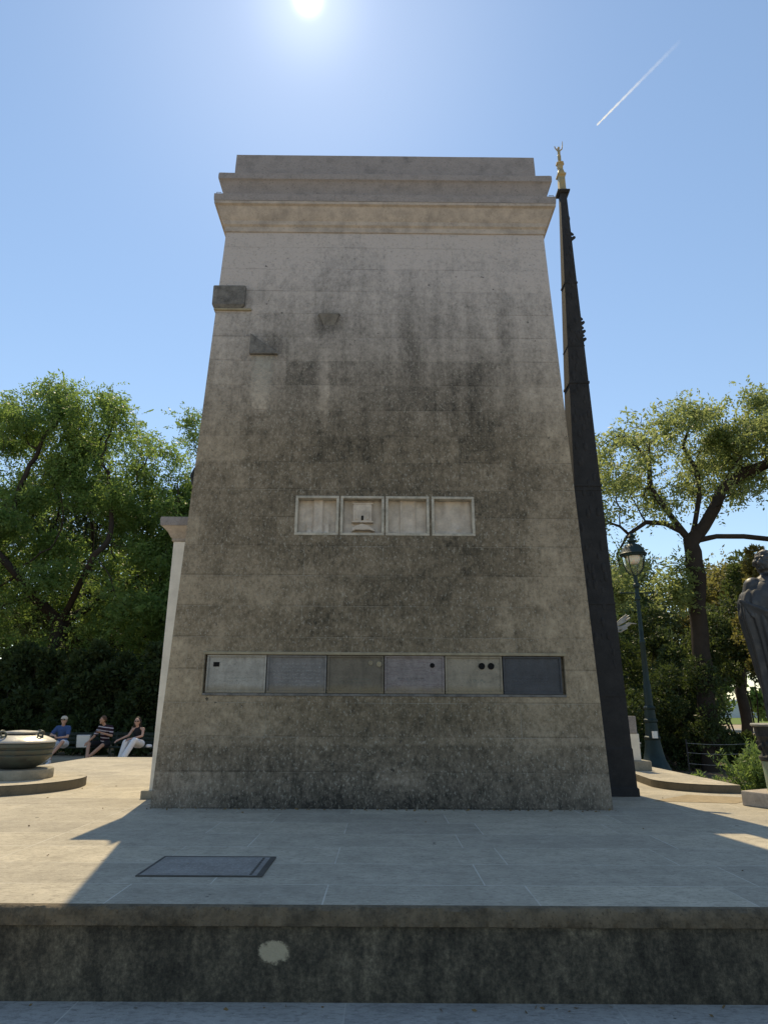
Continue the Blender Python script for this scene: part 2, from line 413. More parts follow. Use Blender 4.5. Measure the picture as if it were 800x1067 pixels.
def plaque_mat(name, col, ink, z_lo, z_hi, nrows, x_lo=.12, x_hi=.88, ink_f=.6, veins=None, uvax='xz', glyph=46., rough=.7):
    t, c, (x, y, z) = inscription(name, col, ink)
    if uvax == 'xy': z = y
    rz = t.math('MULTIPLY', t.math('SUBTRACT', z, z_lo), nrows/(z_hi-z_lo))
    fr = t.math('FRACT', rz)
    row = t.math('FLOOR', rz)
    rowm = t.ramp(fr, [(.18, 0.), (.26, 1.), (.74, 1.), (.82, 0.)])
    inside = t.math('MULTIPLY', t.math('GREATER_THAN', z, z_lo), t.math('LESS_THAN', z, z_hi))
    inside = t.math('MULTIPLY', inside, t.math('MULTIPLY', t.math('GREATER_THAN', x, x_lo), t.math('LESS_THAN', x, x_hi)))
    gl = t.noise(1., 2, .6, t.comb(t.math('MULTIPLY', x, glyph), t.math('ADD', t.math('MULTIPLY', row, 7.3), t.math('MULTIPLY', fr, 2.0)), 0.))
    gm = t.ramp(gl, [(.50, 0.), (.56, 1.)])
    m = t.math('MULTIPLY', t.math('MULTIPLY', gm, rowm), inside)
    c = t.mix(t.math('MULTIPLY', m, ink_f), c, ink)
    if veins:
        v = t.ramp(t.noise(5, 5, .6, t.mapping(scale=(1,1,3.5), src=t.tc.outputs['Generated']), dist=1.2), [(.52, 0.), (.57, 1.), (.62, 0.)])
        c = t.mix(t.math('MULTIPLY', v, .6), c, veins)
    bl = t.ramp(t.noise(9, 8, .75, t.mapping(scale=(1.3,1,.6))), [(.46, 0.), (.66, 1.)])
    c = t.mix(t.math('MULTIPLY', bl, .45), c, tuple(v*.45 for v in col))
    if uvax == 'xz' and nrows != 4:
        lo_ = t.math('ADD', z, t.math('MULTIPLY', t.math('SUBTRACT', t.noise(7, 5, .7), .5), .25))
        c = t.mix(t.math('MULTIPLY', t.ramp(lo_, [(.02, 1.), (.20, 0.)]), .6), c, (.23,.18,.10))
    sp = t.ramp(t.noise(50, 4, .7), [(.54, 0.), (.66, 1.)])
    c = t.mix(t.math('MULTIPLY', sp, .5), c, tuple(v*.4 for v in col))
    b = t.bump(t.math('SUBTRACT', t.noise(60, 4), m), .5, .004)
    return t.fin(c, rough, 0, b, .3)

M['plq1'] = plaque_mat('plaque_pale_grey', (.36,.34,.30), (.19,.20,.17), .22, .42, 2, .3, .72, .4)
M['plq2'] = plaque_mat('plaque_blue_grey', (.198,.188,.180), (.33,.33,.32), .12, .86, 7, .08, .92, .55)
M['plq3'] = plaque_mat('plaque_olive', (.165,.142,.108), (.09,.13,.11), .2, .4, 2, .2, .8, .3)
M['plq4'] = plaque_mat('plaque_mauve', (.255,.225,.215), (.12,.12,.12), .28, .44, 1, .2, .7, .7, veins=(.13,.08,.085))
M['plq5'] = plaque_mat('plaque_beige', (.30,.262,.20), (.13,.16,.14), .22, .40, 1, .36, .72, .6)
M['plq6'] = plaque_mat('plaque_slate', (.058,.061,.070), (.09,.10,.115), .15, .5, 4, .1, .8, .35, rough=.45)
M['floorplq'] = plaque_mat('floor_plaque_granite', (.27,.26,.245), (.42,.41,.38), .12, .88, 9, .09, .88, .7, uvax='xy', rough=.5)

def void_glass():
    t = NT('frosted_lamp_glass'); b = t.bsdf
    b.inputs['Base Color'].default_value = (.92,.92,.88,1); b.inputs['Roughness'].default_value = .06
    b.inputs['Transmission Weight'].default_value = .96; b.inputs['IOR'].default_value = 1.1
    return t.m
M['glass'] = void_glass()
def opal():
    t = NT('opal_diffuser'); b = t.bsdf
    b.inputs['Base Color'].default_value = (.85,.83,.76,1); b.inputs['Roughness'].default_value = .4
    b.inputs['Subsurface Weight'].default_value = .3
    return t.m
M['opal'] = opal()

# ------------------------------------------------------------------ setting: ground, terrace, platform
def sheet(name, x0, x1, y0, y1, z, mat):
    bm = NB(); vs = [bm.verts.new(p) for p in ((x0,y0,z),(x1,y0,z),(x1,y1,z),(x0,y1,z))]; bm.faces.new(vs)
    o = obj(name, bm, mat); o['kind'] = 'structure'; return o

def ground_mat():
    t = NT('sandy_ground')
    c = t.ramp(t.noise(.6, 8, .65), [(.3, (.30,.24,.165)), (.7, (.42,.34,.24))])
    s = t.ramp(t.noise(22, 4, .7), [(.55, 0.), (.7, 1.)])
    c = t.mix(t.math('MULTIPLY', s, .4), c, (.14,.11,.08))
    return t.fin(c, .95, 0, t.bump(t.noise(30, 5), .4, .02), .15)
def lawn_mat():
    t = NT('lawn')
    c = t.ramp(t.noise(.8, 8, .7), [(.3, (.09,.13,.03)), (.7, (.16,.21,.05))])
    return t.fin(c, .95, 0, t.bump(t.noise(20, 5), .5, .03), .1)
sheet('ground', -2500, 2500, -600, 4500, -.49, ground_mat())
sheet('lawn', -300, 600, 95, 900, -.452, lawn_mat())
sheet('road', -300, 600, 62, 70, -.453, simple('light_asphalt', (.28,.27,.25), .9))

# near terrace the camera stands on
bm = NB(); box(bm, -16, 16, -9, 4.40, -.60, -.482)
tag(obj('terrace', bm, M['terrace']), kind='structure')
# planting bed to the right
sheet('soil_bed', 5.1, 26, 9.95, 30, -.448, M['soil'])

# platform: body with grimy riser, top slabs overhang as a nosing
bm = NB(); box(bm, -16, 16, 4.352, 9.90, -.58, -.105)
box(bm, -6.9, 5.02, 9.90, 13.9, -.58, -.105); box(bm, -6.9, 4.6, 13.9, 16.75, -.58, -.105)
tag(obj('platform_body', bm, M['riser']), kind='structure')
bm = NB()
# nosing course as separate long blocks with tiny gaps, rough front edge
xs = [-16, -8, 0, 8, 16]
rr = random.Random(3)
for a, b in zip(xs, xs[1:]):
    n = 1100
    top = []; 
    def pt(x, j, z, amp):
        d = amp*mnoise.noise(Vector((x*9, j*3.1, z*9))) + amp*.7*mnoise.noise(Vector((x*31, j*2, 5))) + amp*.6*mnoise.noise(Vector((x*85, j*3, 9)))
        return d
    prof = [(.018, -.105), (.0, -.098), (-.004, -.055), (0., -.018), (.012, -.003), (.05, 0.)]
    rows = []
    for j, (dy, z) in enumerate(prof):
        row = []
        for i in range(n+1):
            x = a+(b-a)*i/n
            amp = .012 if j not in (0, 5) else .0
            row.append(bm.verts.new((x, 4.325+dy+pt(x, j, z, amp), z + (.004*mnoise.noise(Vector((x*14, 2, j))) if j in (3,4) else 0))))
        rows.append(row)
    for r0, r1 in zip(rows, rows[1:]):
        for i in range(n): bm.faces.new((r0[i], r0[i+1], r1[i+1], r1[i]))
tag(obj('platform_nosing', bm, M['nosing'], sm=50), kind='structure')
bm = NB()
box(bm, -16, 16, 4.376, 9.92, -.104, 0.0)
box(bm, -6.9, 4.62, 13.91, 16.77, -.104, 0.0)
box(bm, -6.9, 5.04, 9.921, 13.908, -.104, 0.0)
tag(obj('platform_paving', bm, M['paving']), kind='structure')

# raised slabs with rounded inner corners
def rslab(name, pts, h=.105):
    bm = NB(); prism(bm, pts, -.02, h); o = obj(name, bm, M['kerb'], bevel=.012); o['kind'] = 'structure'
    bm = NB(); vs = [bm.verts.new((x, y, h+.0045)) for x, y in pts]; bm.faces.new(vs)
    o = obj(name+'_top', bm, M['paving']); o['kind'] = 'structure'
def arc(cx, cy, r, a0, a1, n=14): return [(cx+r*math.cos(R(a0+(a1-a0)*i/n)), cy+r*math.sin(R(a0+(a1-a0)*i/n))) for i in range(n+1)]
rslab('raised_slab', [(5.03, 10.02), (5.03, 13.9), (4.62, 14.9), (4.36, 14.9)] + [(4.20, 12.0)] + arc(4.95, 10.88, .86, 180, 262))
rslab('raised_step', arc(-5.62, 10.30, 1.24, -100, 256, 60), .125)
# rough cobbled inset
bm = NB(); prism(bm, [(3.45,9.15),(4.4,8.95),(5.0,9.5),(4.2,9.85)], -.01, .004)
tag(obj('cobbled_inset', bm, plain_stone('cobbled_inset_stone', (.36,.29,.19), .5, (.15,.12,.08), 14, .7, 1.0)), kind='structure')

# inscribed floor plaque
fp = empty('floor_plaque', (-1.245, 5.34, 0), 0, 'dark inscribed rectangular plaque laid flush in the shaded paving', 'plaque')
bm = NB(); box(bm, -.425, .425, -.31, .31, -.01, .006); obj('slab', bm, M['floorplq'], fp)
bm = NB()
for a in ((-.43,.43,-.315,-.300),(-.43,.43,.302,.315),(-.43,-.415,-.299,.301),(.39,.43,-.299,.301)): box(bm, a[0], a[1], a[2], a[3], -.01, .009)
for y in np.linspace(-.25,.25,9): box(bm, .335, .352, y-.02, y+.02, -.01, .0085)
obj('border', bm, simple('dark_plaque_border', (.07,.068,.062), .6), fp)

lc = []; ld = []
r9 = np.random.default_rng(12)
for k in range(520):
    if k < 200: p = (r9.uniform(-12,9), r9.uniform(4.5,16), .004)
    elif k < 420: p = (r9.uniform(-2.7,2.7), 8.27-abs(r9.normal())*.05, .004)
    else: p = (r9.uniform(-9,9), 4.33-abs(r9.normal())*.05-.03, -.478)
    if p[1] > 9.8 and not (-6.8 < p[0] < 4.5): continue
    if p[1] > 8.25 and abs(p[0]) < 3.6: continue
    if p[1] > 9.4 and (p[0] < -4.4 or p[0] > 3.9): continue
    lc.append(p); ld.append((r9.normal(), r9.normal(), r9.uniform(.0,.25)))
tag(leaves_mesh_early('leaf_litter', np.array(lc), np.array(ld), .028, .014, simple('dry_leaf', (.16,.11,.05), .8), None), 'sparse small dry leaves scattered on the paving and along the wall foot', 'leaf litter', kind='stuff')

# ------------------------------------------------------------------ tower
B = .0285
HW = 2.67
T = empty('stone_monument', (-.005, 8.3, 0), R(.35), 'tall tapering weathered limestone monument with moulded cornice, niches and plaques', 'monument')
def fy(z): return B*z
def hw(z): return HW-B*z
NX = [(-1.170,-.590),(-.572,.010),(.026,.606),(.634,1.206)]
NZ0, NZ1 = 3.285, 3.835
PX0, PX1, PZ0, PZ1 = -2.185, 2.235, 1.285, 1.745
bm = NB()
xb = sorted({PX0, PX1} | {v for p in NX for v in p})
zb = [0, .35, .78, PZ0, PZ1, 2.35, 2.8, NZ0, NZ1, 4.5, 5.2, 6.0, 6.8, 7.5, 8.12]
def P(x, z, d=0): return (x, fy(z)+d, z)
cache = {}
def vv(x, z):
    k = (round(x, 4), round(z, 4))
    if k not in cache: cache[k] = bm.verts.new(P(x, z))
    return cache[k]
def colx(i, z):
    allx = [None]+xb+[None]
    return -hw(z) if i == 0 else (hw(z) if i == len(allx)-1 else xb[i-1])
nc = len(xb)+1
for z0, z1 in zip(zb, zb[1:]):
    for i in range(nc):
        x0 = colx(i, z0); x1 = colx(i+1, z0); x0t = colx(i, z1); x1t = colx(i+1, z1)
        mid = (x0+x1)/2
        if z0 == PZ0 and PX0 < mid < PX1: continue
        if z0 == NZ0 and any(a < mid < b for a, b in NX): continue
        bm.faces.new((vv(x0,z0), vv(x1,z0), vv(x1t,z1), vv(x0t,z1)))
# reveals
def recess(bm, x0, x1, z0, z1, d):
    f = [(x0,z0),(x1,z0),(x1,z1),(x0,z1)]
    a = [bm.verts.new(P(x,z)) for x,z in f]; b = [bm.verts.new(P(x,z,d)) for x,z in f]
    for i in range(4): bm.faces.new((a[i],a[(i+1)%4],b[(i+1)%4],b[i]))
    bm.faces.new(b)
recess(bm, PX0, PX1, PZ0, PZ1, .085)
for a, b in NX: recess(bm, a, b, NZ0, NZ1, .16)
# sides and back
DB = 2.5
def bk(z): return DB-B*z
for s in (-1, 1):
    for z0, z1 in zip(zb, zb[1:]):
        bm.faces.new([bm.verts.new(p) for p in ((s*hw(z0),fy(z0),z0),(s*hw(z0),bk(z0),z0),(s*hw(z1),bk(z1),z1),(s*hw(z1),fy(z1),z1))])
bm.faces.new([bm.verts.new(p) for p in ((-hw(0),bk(0),0),(hw(0),bk(0),0),(hw(8.12),bk(8.12),8.12),(-hw(8.12),bk(8.12),8.12))])
bmesh.ops.remove_doubles(bm, verts=bm.verts[:], dist=.0005)
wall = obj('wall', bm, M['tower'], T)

def ring(o, z):
    w = 2.44+o; f = .231-o; k = DB-.231+o
    # subdivided front so edges are never perfectly straight
    n = 40
    pts = []
    for i in range(n+1):
        x = -w+2*w*i/n
        j = .006*mnoise.noise(Vector((x*3.1, z*5, 1.7)))+.003*mnoise.noise(Vector((x*13, z*9, 4)))
        pts.append((x, f+j*.6, z+j))
    pts += [(w, k, z), (-w, k, z)]
    return pts
bm = NB(); sqloft(bm, [ring(o, z) for o, z in ((.0,8.118),(.018,8.125),(.018,8.21),(.045,8.235),(.05,8.30),(.062,8.315),(.085,8.38),(.12,8.45),(.135,8.50),(.172,8.515),(.174,8.56),(.02,8.561))])
obj('cornice', bm, M['cornice'], T, sm=28)
bm = NB(); sqloft(bm, [ring(o, z) for o, z in ((.178,8.563),(.182,8.62),(.182,8.685),(.02,8.69))])
obj('cornice_fascia', bm, M['attic'], T, sm=28)
bm = NB(); sqloft(bm, [ring(o, z) for o, z in ((.07,8.691),(.070,8.74),(.076,8.80),(.09,8.88),(.118,8.97),(.128,8.985),(.15,9.0),(.153,9.05),(.15,9.105),(-.02,9.11))])
obj('attic_moulding', bm, M['attic'], T, sm=28)
bm = NB(); sqloft(bm, [ring(o, z) for o, z in ((-.045,9.111),(-.045,9.40),(-.05,9.655))])
obj('attic_block', bm, M['attic'], T, sm=28)
# lightning conductor rods on the ledges
for s in (-1, 1):
    bm = NB()
    tube(bm, [(s*2.58,.13,9.105),(s*2.58,.13,9.15),(s*2.42,.14,9.155),(s*2.40,.14,9.11)], .006, 6)
    obj('conductor_bracket', bm, M['wire'], T); bm = NB()
    tube(bm, [(s*2.60,.10,8.69),(s*2.60,.10,8.75),(s*2.53,.11,8.755)], .006, 6)
    obj('conductor_bracket', bm, M['wire'], T)

# niches
def frame_bm(x0, x1, z0, z1, w, y_out, depth):
    bm = NB()
    for a in ((x0,x1,z0,z0+w),(x0,x1,z1-w,z1),(x0,x0+w,z0+w,z1-w),(x1-w,x1,z0+w,z1-w)):
        vs = [P(a[0],a[2],y_out),P(a[1],a[2],y_out),P(a[1],a[3],y_out),P(a[0],a[3],y_out)]
        ws = [P(a[0],a[2],depth),P(a[1],a[2],depth),P(a[1],a[3],depth),P(a[0],a[3],depth)]
        v = [bm.verts.new(p) for p in vs]; u = [bm.verts.new(p) for p in ws]
        bm.faces.new(v); bm.faces.new(u[::-1])
        for i in range(4): bm.faces.new((v[i],u[i],u[(i+1)%4],v[(i+1)%4]))
    return bm
niche_labels = ['niche with one broad pilaster and two short stumps', 'niche with a slotted square tablet above an open book form',
                'niche with two narrow vertical folds', 'niche with faint carved drapery']
for k, (a, b) in enumerate(NX):
    fr = obj('niche', frame_bm(a+.002, b-.002, NZ0+.002, NZ1-.002, .034, -.006, .13), M['frame'], T, bevel=.004)
    fr['label'] = niche_labels[k]
    ia, ib, za, zt = a+.038, b-.038, NZ0+.038, NZ1-.038
    bm = NB()
    # carved back panel: height field
    nxx, nzz = 60, 50
    grid = []
    for i in range(nxx+1):
        colv = []
        for j in range(nzz+1):
            u = i/nxx; v = j/nzz; x = ia+(ib-ia)*u; z = za+(zt-za)*v
            d = .115
            def bumpf(c, w, s=.02): return 1/(1+math.exp(-(w/2-abs(u-c))/s*1.0))
            if k == 0:
                d -= .035*bumpf(.52,.26,.008) + .012*math.sin(u*34)*.3
                if v < .3: d -= .03*bumpf(.28,.14,.008)+.03*bumpf(.76,.14,.008)
            elif k == 2:
                d -= .04*bumpf(.34,.06,.01)+.028*bumpf(.70,.05,.01)+.012*bumpf(.5,.2,.03)
            elif k == 3:
                d -= .010*math.sin(u*22)*(.4+.6*v)+.012*bumpf(.5,.16,.02)
                d -= .02*math.exp(-((u-.66)**2+(v-.17)**2)/.003)
            else:
                d -= .006*math.sin(u*30)
            d -= .010*mnoise.noise(Vector((x*14, z*9, k)))
            if v < .12: d -= .018*(1-v/.12)*(1+mnoise.noise(Vector((x*30,0,k))))
            colv.append(bm.verts.new(P(x, z, d)))
        grid.append(colv)
    for i in range(nxx):
        for j in range(nzz): bm.faces.new((grid[i][j],grid[i+1][j],grid[i+1][j+1],grid[i][j+1]))
    obj('carved_panel', bm, M['niche'], fr, sm=60)
    if k == 1:
        cx = (ia+ib)/2
        bm = NB()
        ca = P(0, 3.6)[1]
        box(bm, cx-.125, cx+.125, ca+.055, ca+.13, 3.50, 3.735); box(bm, cx-.135, cx+.135, ca+.045, ca+.13, 3.735, 3.750)
        box(bm, cx-.145, cx+.145, ca+.045, ca+.13, 3.48, 3.50)
        box(bm, cx-.09, cx-.055, ca+.045, ca+.06, 3.52, 3.63); box(bm, cx+.055, cx+.09, ca+.045, ca+.06, 3.52, 3.63)
        obj('tablet', bm, M['niche'], fr, bevel=.005)
        bm = NB(); box(bm, cx-.014, cx+.014, ca+.044, ca+.0545, 3.512, 3.572); obj('slot', bm, M['blackvoid'], fr)
        bm = NB()
        pts = [(cx-.14,3.345),(cx-.13,3.40),(cx-.07,3.435),(cx,3.455),(cx+.08,3.43),(cx+.14,3.39),(cx+.17,3.35),(cx+.09,3.375),(cx,3.37),(cx-.09,3.375)]
        extr(bm, pts, ca+.02, ca+.10); obj('open_book', bm, M['niche'], fr, bevel=.006)

# plaque row
bm = NB(); box(bm, PX0-.03, PX1+.03, fy(PZ1)-.022, fy(PZ1)+.03, PZ1+.001, PZ1+.035); obj('plaque_ledge', bm, M['paleledge'], T, bevel=.006)
for xx in ((PX0-.028, PX0-.001), (PX1+.001, PX1+.03)):
    bm = NB(); box(bm, xx[0], xx[1], fy(1.5)-.015, fy(1.5)+.03, PZ0-.03, PZ1)
    obj('plaque_side_moulding', bm, M['tower'], T, bevel=.005)
bm = NB(); box(bm, PX0, PX1, fy(PZ0)-.012, fy(PZ0)+.04, PZ0-.03, PZ0-.001); obj('plaque_sill', bm, M['stub'], T, bevel=.005)
pxs = [PX0+.02, -1.425, -.685, .018, .762, 1.475, PX1-.03]
pm = ['plq1','plq2','plq3','plq4','plq5','plq6']
plab = ['pale grey plaque with a small square hole','blue grey plaque covered in worn inscription','olive stained plaque with two pale round patches',
        'mauve veined plaque with one dark round stud','beige plaque with two dark round studs','dark slate plaque without studs']
for k in range(6):
    a, b = pxs[k]+.006, pxs[k+1]-.006
    yb = fy(1.5)
    bm = NB()
    w = .022
    # slab with raised narrow rim
    for q in ((a,b,PZ0+.004,PZ0+.032),(a,b,PZ1-.026,PZ1-.004),(a,a+w,PZ0+.032,PZ1-.026),(b-w,b,PZ0+.032,PZ1-.026)):
        box(bm, q[0], q[1], yb+.012, yb+.08, q[2], q[3])
    rim = obj('plaque', bm, M['plq6'] if k == 5 else (M['plq2'] if k == 1 else M[pm[k]]), T, bevel=.003)
    rim['label'] = plab[k]
    bm = NB(); box(bm, a+w, b-w, yb+.030, yb+.08, PZ0+.032, PZ1-.026); obj('inscribed_face', bm, M[pm[k]], rim)
    def stud(x, z, r, mat, name='stud', prof=None):
        bm = NB()
        lathe(bm, [(r*1.0,0),(r*1.0,.008),(r*.75,.014),(r*.35,.008),(r*.1,.012)], seg=20)
        bmesh.ops.rotate(bm, verts=bm.verts[:], matrix=Matrix.Rotation(R(90), 3, 'X'))
        bmesh.ops.translate(bm, verts=bm.verts[:], vec=(x, yb+.0295, z))
        obj(name, bm, mat, rim, sm=40)
    if k == 0:
        bm = NB(); box(bm, a+.075, a+.15, yb+.0275, yb+.0295, 1.60, 1.655); obj('square_hole', bm, M['blackvoid'], rim)
    if k == 2:
        stud(-.150, 1.655, .030, M['paleledge'], 'round_patch'); stud(-.045, 1.640, .034, M['paleledge'], 'round_patch')
    if k == 3: stud(.61, 1.628, .029, M['blackvoid'])
    if k == 4: stud(1.22, 1.622, .040, M['blackvoid']); stud(1.335, 1.622, .040, M['blackvoid'])

# stubs that once carried sculpture
zc0, zc1 = 6.74, 7.12
bm = NB()
x_l = -hw(6.9)+.0
sqloft(bm, [[(x_l-.13,-.02+fy(zc0),z) if False else (x_l-.06+ox, fy(6.9)-.055+oy, z), (x_l+.42-ox, fy(6.9)-.055+oy, z), (x_l+.42-ox, fy(6.9)+.5, z), (x_l-.06+ox, fy(6.9)+.5, z)]
            for z, ox, oy in ((zc0,.05,.03),(zc0+.05,.0,.0),(zc1-.02,.0,.0),(zc1,.01,.01))])
obj('projecting_block', bm, M['stub'], T, bevel=.012)
bm = NB(); box(bm, x_l-.03, x_l+.52, fy(6.8)-.035, fy(6.8)+.3, zc0-.035, zc0-.002); obj('block_soffit', bm, M['paleledge'], T, bevel=.008)
bm = NB()   # inverted pyramid stub
zt = 6.66
a = [(-.98, fy(zt)-.004, zt), (-.64, fy(zt)-.004, zt), (-.81, fy(zt)-.06, zt+.0)]
va = [bm.verts.new(p) for p in ((-.99,fy(zt)+.02,zt),(-.64,fy(zt)+.02,zt),(-.66,fy(zt)-.07,zt-.02),(-.95,fy(zt)-.07,zt-.02))]
vb = [bm.verts.new(p) for p in ((-.86,fy(zt)+.02,zt-.24),(-.76,fy(zt)+.02,zt-.24))]
bm.faces.new(va); bm.faces.new((va[0],va[3],vb[0])); bm.faces.new((va[1],vb[1],va[2])); bm.faces.new((va[3],va[2],vb[1],vb[0])); bm.faces.new((va[0],vb[0],vb[1],va[1]))
obj('corbel_stub', bm, M['stub'], T, bevel=.006)
bm = NB()
z0, z1 = 5.97, 6.30
extr(bm, [(-1.93,z0),(-1.52,z0),(-1.57,z0+.05),(-1.93,z1)], fy(z0)-.05, fy(z0)+.1)
obj('triangular_stub', bm, M['stub'], T, bevel=.008)
# clean strip of stone under that stub, where the rain never runs
bm = NB(); 
za_, zb_ = 5.15, 5.96
v = [bm.verts.new(p) for p in ((-1.92,fy(za_)-.003,za_),(-1.60,fy(za_)-.003,za_),(-1.54,fy(zb_)-.003,zb_),(-1.92,fy(zb_)-.003,zb_))]
bm.faces.new(v)
t = NT('clean_streak_stone')
x, y, z = t.sep(t.tc.outputs['Generated'])
fx = t.math('MULTIPLY', t.ramp(x, [(0, 0.), (.22, 1.), (.78, 1.), (1, 0.)]), t.ramp(z, [(0, 0.), (.8, 1.)]))
fx = t.math('MULTIPLY', fx, t.ramp(t.noise(9, 5, .6), [(.3, .35), (.6, .9)]))
t.fin(t.ramp(t.noise(20, 5), [(.3, (.38,.36,.31)), (.7, (.46,.44,.38))]), .9)
t.inp(t.bsdf.inputs['Alpha'], t.math('MULTIPLY', fx, .75))
obj('clean_streak', bm, t.m, T)

# low side wing with clean pale wall and its own cornice
W = NB(); box(W, -2.975, -1.9, .86, 4.4, 0, 3.38); 
wing = obj('side_wing', W, M['clean'], T, bevel=.01)
bm = NB()
def wr(o, z): return [(-2.975-o,.86-o,z),(-1.9,.86-o,z),(-1.9,4.4+o,z),(-2.975-o,4.4+o,z)]
sqloft(bm, [wr(o, z) for o, z in ((.0,3.381),(.02,3.385),(.02,3.42),(.04,3.44),(.07,3.50),(.11,3.54),(.13,3.56),(.15,3.575))])
obj('wing_cornice', bm, M['cornice'], wing, sm=25)
bm = NB(); sqloft(bm, [wr(o, z) for o, z in ((.155,3.577),(.165,3.66),(.158,3.70),(.0,3.73))])
obj('wing_capping', bm, M['attic'], wing, sm=25)
bm = NB(); box(bm, -3.06, -1.9, .80, 4.5, 0, .10); obj('wing_footing', bm, M['urnbase'], wing, bevel=.01)

W = NB(); box(W, 1.9, 2.95, 1.95, 4.4, 0, 4.85); obj('rear_wing', W, M['clean'], T, bevel=.01)
# bronze finial standing on the wing top
fin = empty('bronze_finial', (-2.86, 9.75, 3.73), 0, 'small dark bronze pointed finial peeking out at the left edge of the monument', 'finial')
bm = NB(); lathe(bm, [(.12,0),(.12,.06),(.05,.10),(.035,.5),(.05,.62)], seg=14); obj('stem', bm, M['bronze'], fin, sm=40)
bm = NB(); 
pts = [(-.02,.58),(-.12,.70),(-.16,.86),(-.11,.98),(-.06,1.02),(-.03,1.17),(-.005,1.34),(.03,1.14),(.06,1.0),(.13,.88),(.14,.72),(.05,.6)]
extr(bm, pts, -.05, .05); obj('flame_leaf', bm, M['bronze'], fin, bevel=.02)

# ------------------------------------------------------------------ obelisk
OB = empty('bronze_obelisk', (3.10, 9.95, 0), 0, 'tall slender dark bronze obelisk topped by a small gilded figure', 'obelisk')
def obh(z): return .325-.0265*z
def obc(z): return .0135*z
def orng(z, e=0): h = obh(z)+e; c = obc(z); return [(c-h,-h,z),(c+h,-h,z),(c+h,h,z),(c-h,h,z)]
bm = NB(); sqloft(bm, [orng(z) for z in np.linspace(.62, 10.18, 12)]); rr = random.Random(11)
for k in range(260):
    z = rr.uniform(1.4, 9.6); h = obh(z)
    u = rr.uniform(-.7,.7)*h; s = rr.uniform(.015,.045)
    if k % 2 == 0: ball(bm, (obc(z)+u, -h, z), s, 8, (.8,.28,1.8))
    else: ball(bm, (obc(z)+h, u, z), s*.8, 8, (.3,.8,1.8))
obj('shaft', bm, M['obelisk'], OB, sm=50)
bm = NB(); sqloft(bm, [orng(0,.03),orng(.10,.03),orng(.11,.012),orng(.60,.01),orng(.625,.0)])
obj('base', bm, M['obelisk'], OB, bevel=.008)
bm = NB(); box(bm, -.10, .12, -.305, -.25, .18, .50); obj('inset_panel', bm, M['blackvoid'], OB)
for z, e, h in ((6.25,.012,.04),(4.45,.014,.035),(4.38,.008,.03),(2.6,.01,.03),(8.2,.01,.03),(1.3,.01,.03),(6.95,.006,.02)):
    bm = NB(); sqloft(bm, [orng(z,e),orng(z+h,e)]); obj('band', bm, M['obelisk'], OB)
# low reliefs on the front and the side
rr = random.Random(11)
for z0_ in (7.42, 7.25, 7.10, 9.15):
    bm = NB(); h = obh(z0_)+obc(z0_)
    cap(bm, (h,-.05,z0_), .035, (h+.055,-.05,z0_+.04), .028); cap(bm, (h,-.05,z0_+.12), .03, (h+.035,-.05,z0_+.10), .022)
    o = obj('figure_relief', bm, M['obelisk'], OB); remesh(o, .009, 3)
h = obh(10.18)
bm = NB(); sqloft(bm, [orng(10.15,.02),orng(10.17,.055),orng(10.20,.055),orng(10.22,.0)]); obj('collar', bm, M['obelisk'], OB)
bm = NB(); sqloft(bm, [[(.138-q,-q,z),(.138+q,-q,z),(.138+q,q,z),(.138-q,q,z)] for q, z in ((.062,10.221),(.068,10.24),(.058,10.26),(.056,10.55),(.078,10.57),(.078,10.60),(.05,10.61))])
obj('gilded_pedestal', bm, M['gold'], OB, bevel=.004)
bm = NB()
lathe(bm, [(.045,10.60),(.052,10.66),(.038,10.72),(.055,10.78),(.05,10.84)], seg=16, f=lambda r,z,t: r*(1+.14*math.sin(5*t)))
for k in range(4):
    a_ = PI/4+k*PI/2
    cap(bm, (.07*math.cos(a_),.07*math.sin(a_),10.60), .016, (.045*math.cos(a_),.045*math.sin(a_),10.72), .010)
for k in range(7):
    a_ = 2*PI*k/7; ball(bm, (.05*math.cos(a_),.05*math.sin(a_),10.86), .030, 8)
bmesh.ops.translate(bm, verts=bm.verts[:], vec=(.138,0,0)); o = obj('gilded_wreath', bm, M['gold'], OB); remesh(o, .006, 2)
bm = NB()
zb_ = 10.88
for s in (-1, 1): cap(bm, (s*.014,0,zb_), .010, (s*.018,0,zb_+.09), .015); cap(bm, (s*.018,0,zb_+.09), .015, (s*.014,0,zb_+.17), .019)
cap(bm, (0,0,zb_+.17), .026, (0,0,zb_+.28), .028)
cap(bm, (-.02,0,zb_+.29), .015, (-.06,-.01,zb_+.33), .011); cap(bm, (-.06,-.01,zb_+.33), .011, (-.075,-.01,zb_+.38), .009)
cap(bm, (.02,0,zb_+.29), .015, (.06,-.01,zb_+.32), .011); cap(bm, (.06,-.01,zb_+.32), .011, (.075,-.01,zb_+.42), .008); cap(bm, (.075,-.01,zb_+.42), .008, (.08,-.01,zb_+.50), .006)
cap(bm, (0,0,zb_+.29), .013, (0,0,zb_+.33), .012); ball(bm, (0,0,zb_+.35), .026, 10, (1,1,1.2))
bmesh.ops.translate(bm, verts=bm.verts[:], vec=(.138,0,0)); o = obj('gilded_figure', bm, M['gold'], OB); remesh(o, .005, 2)
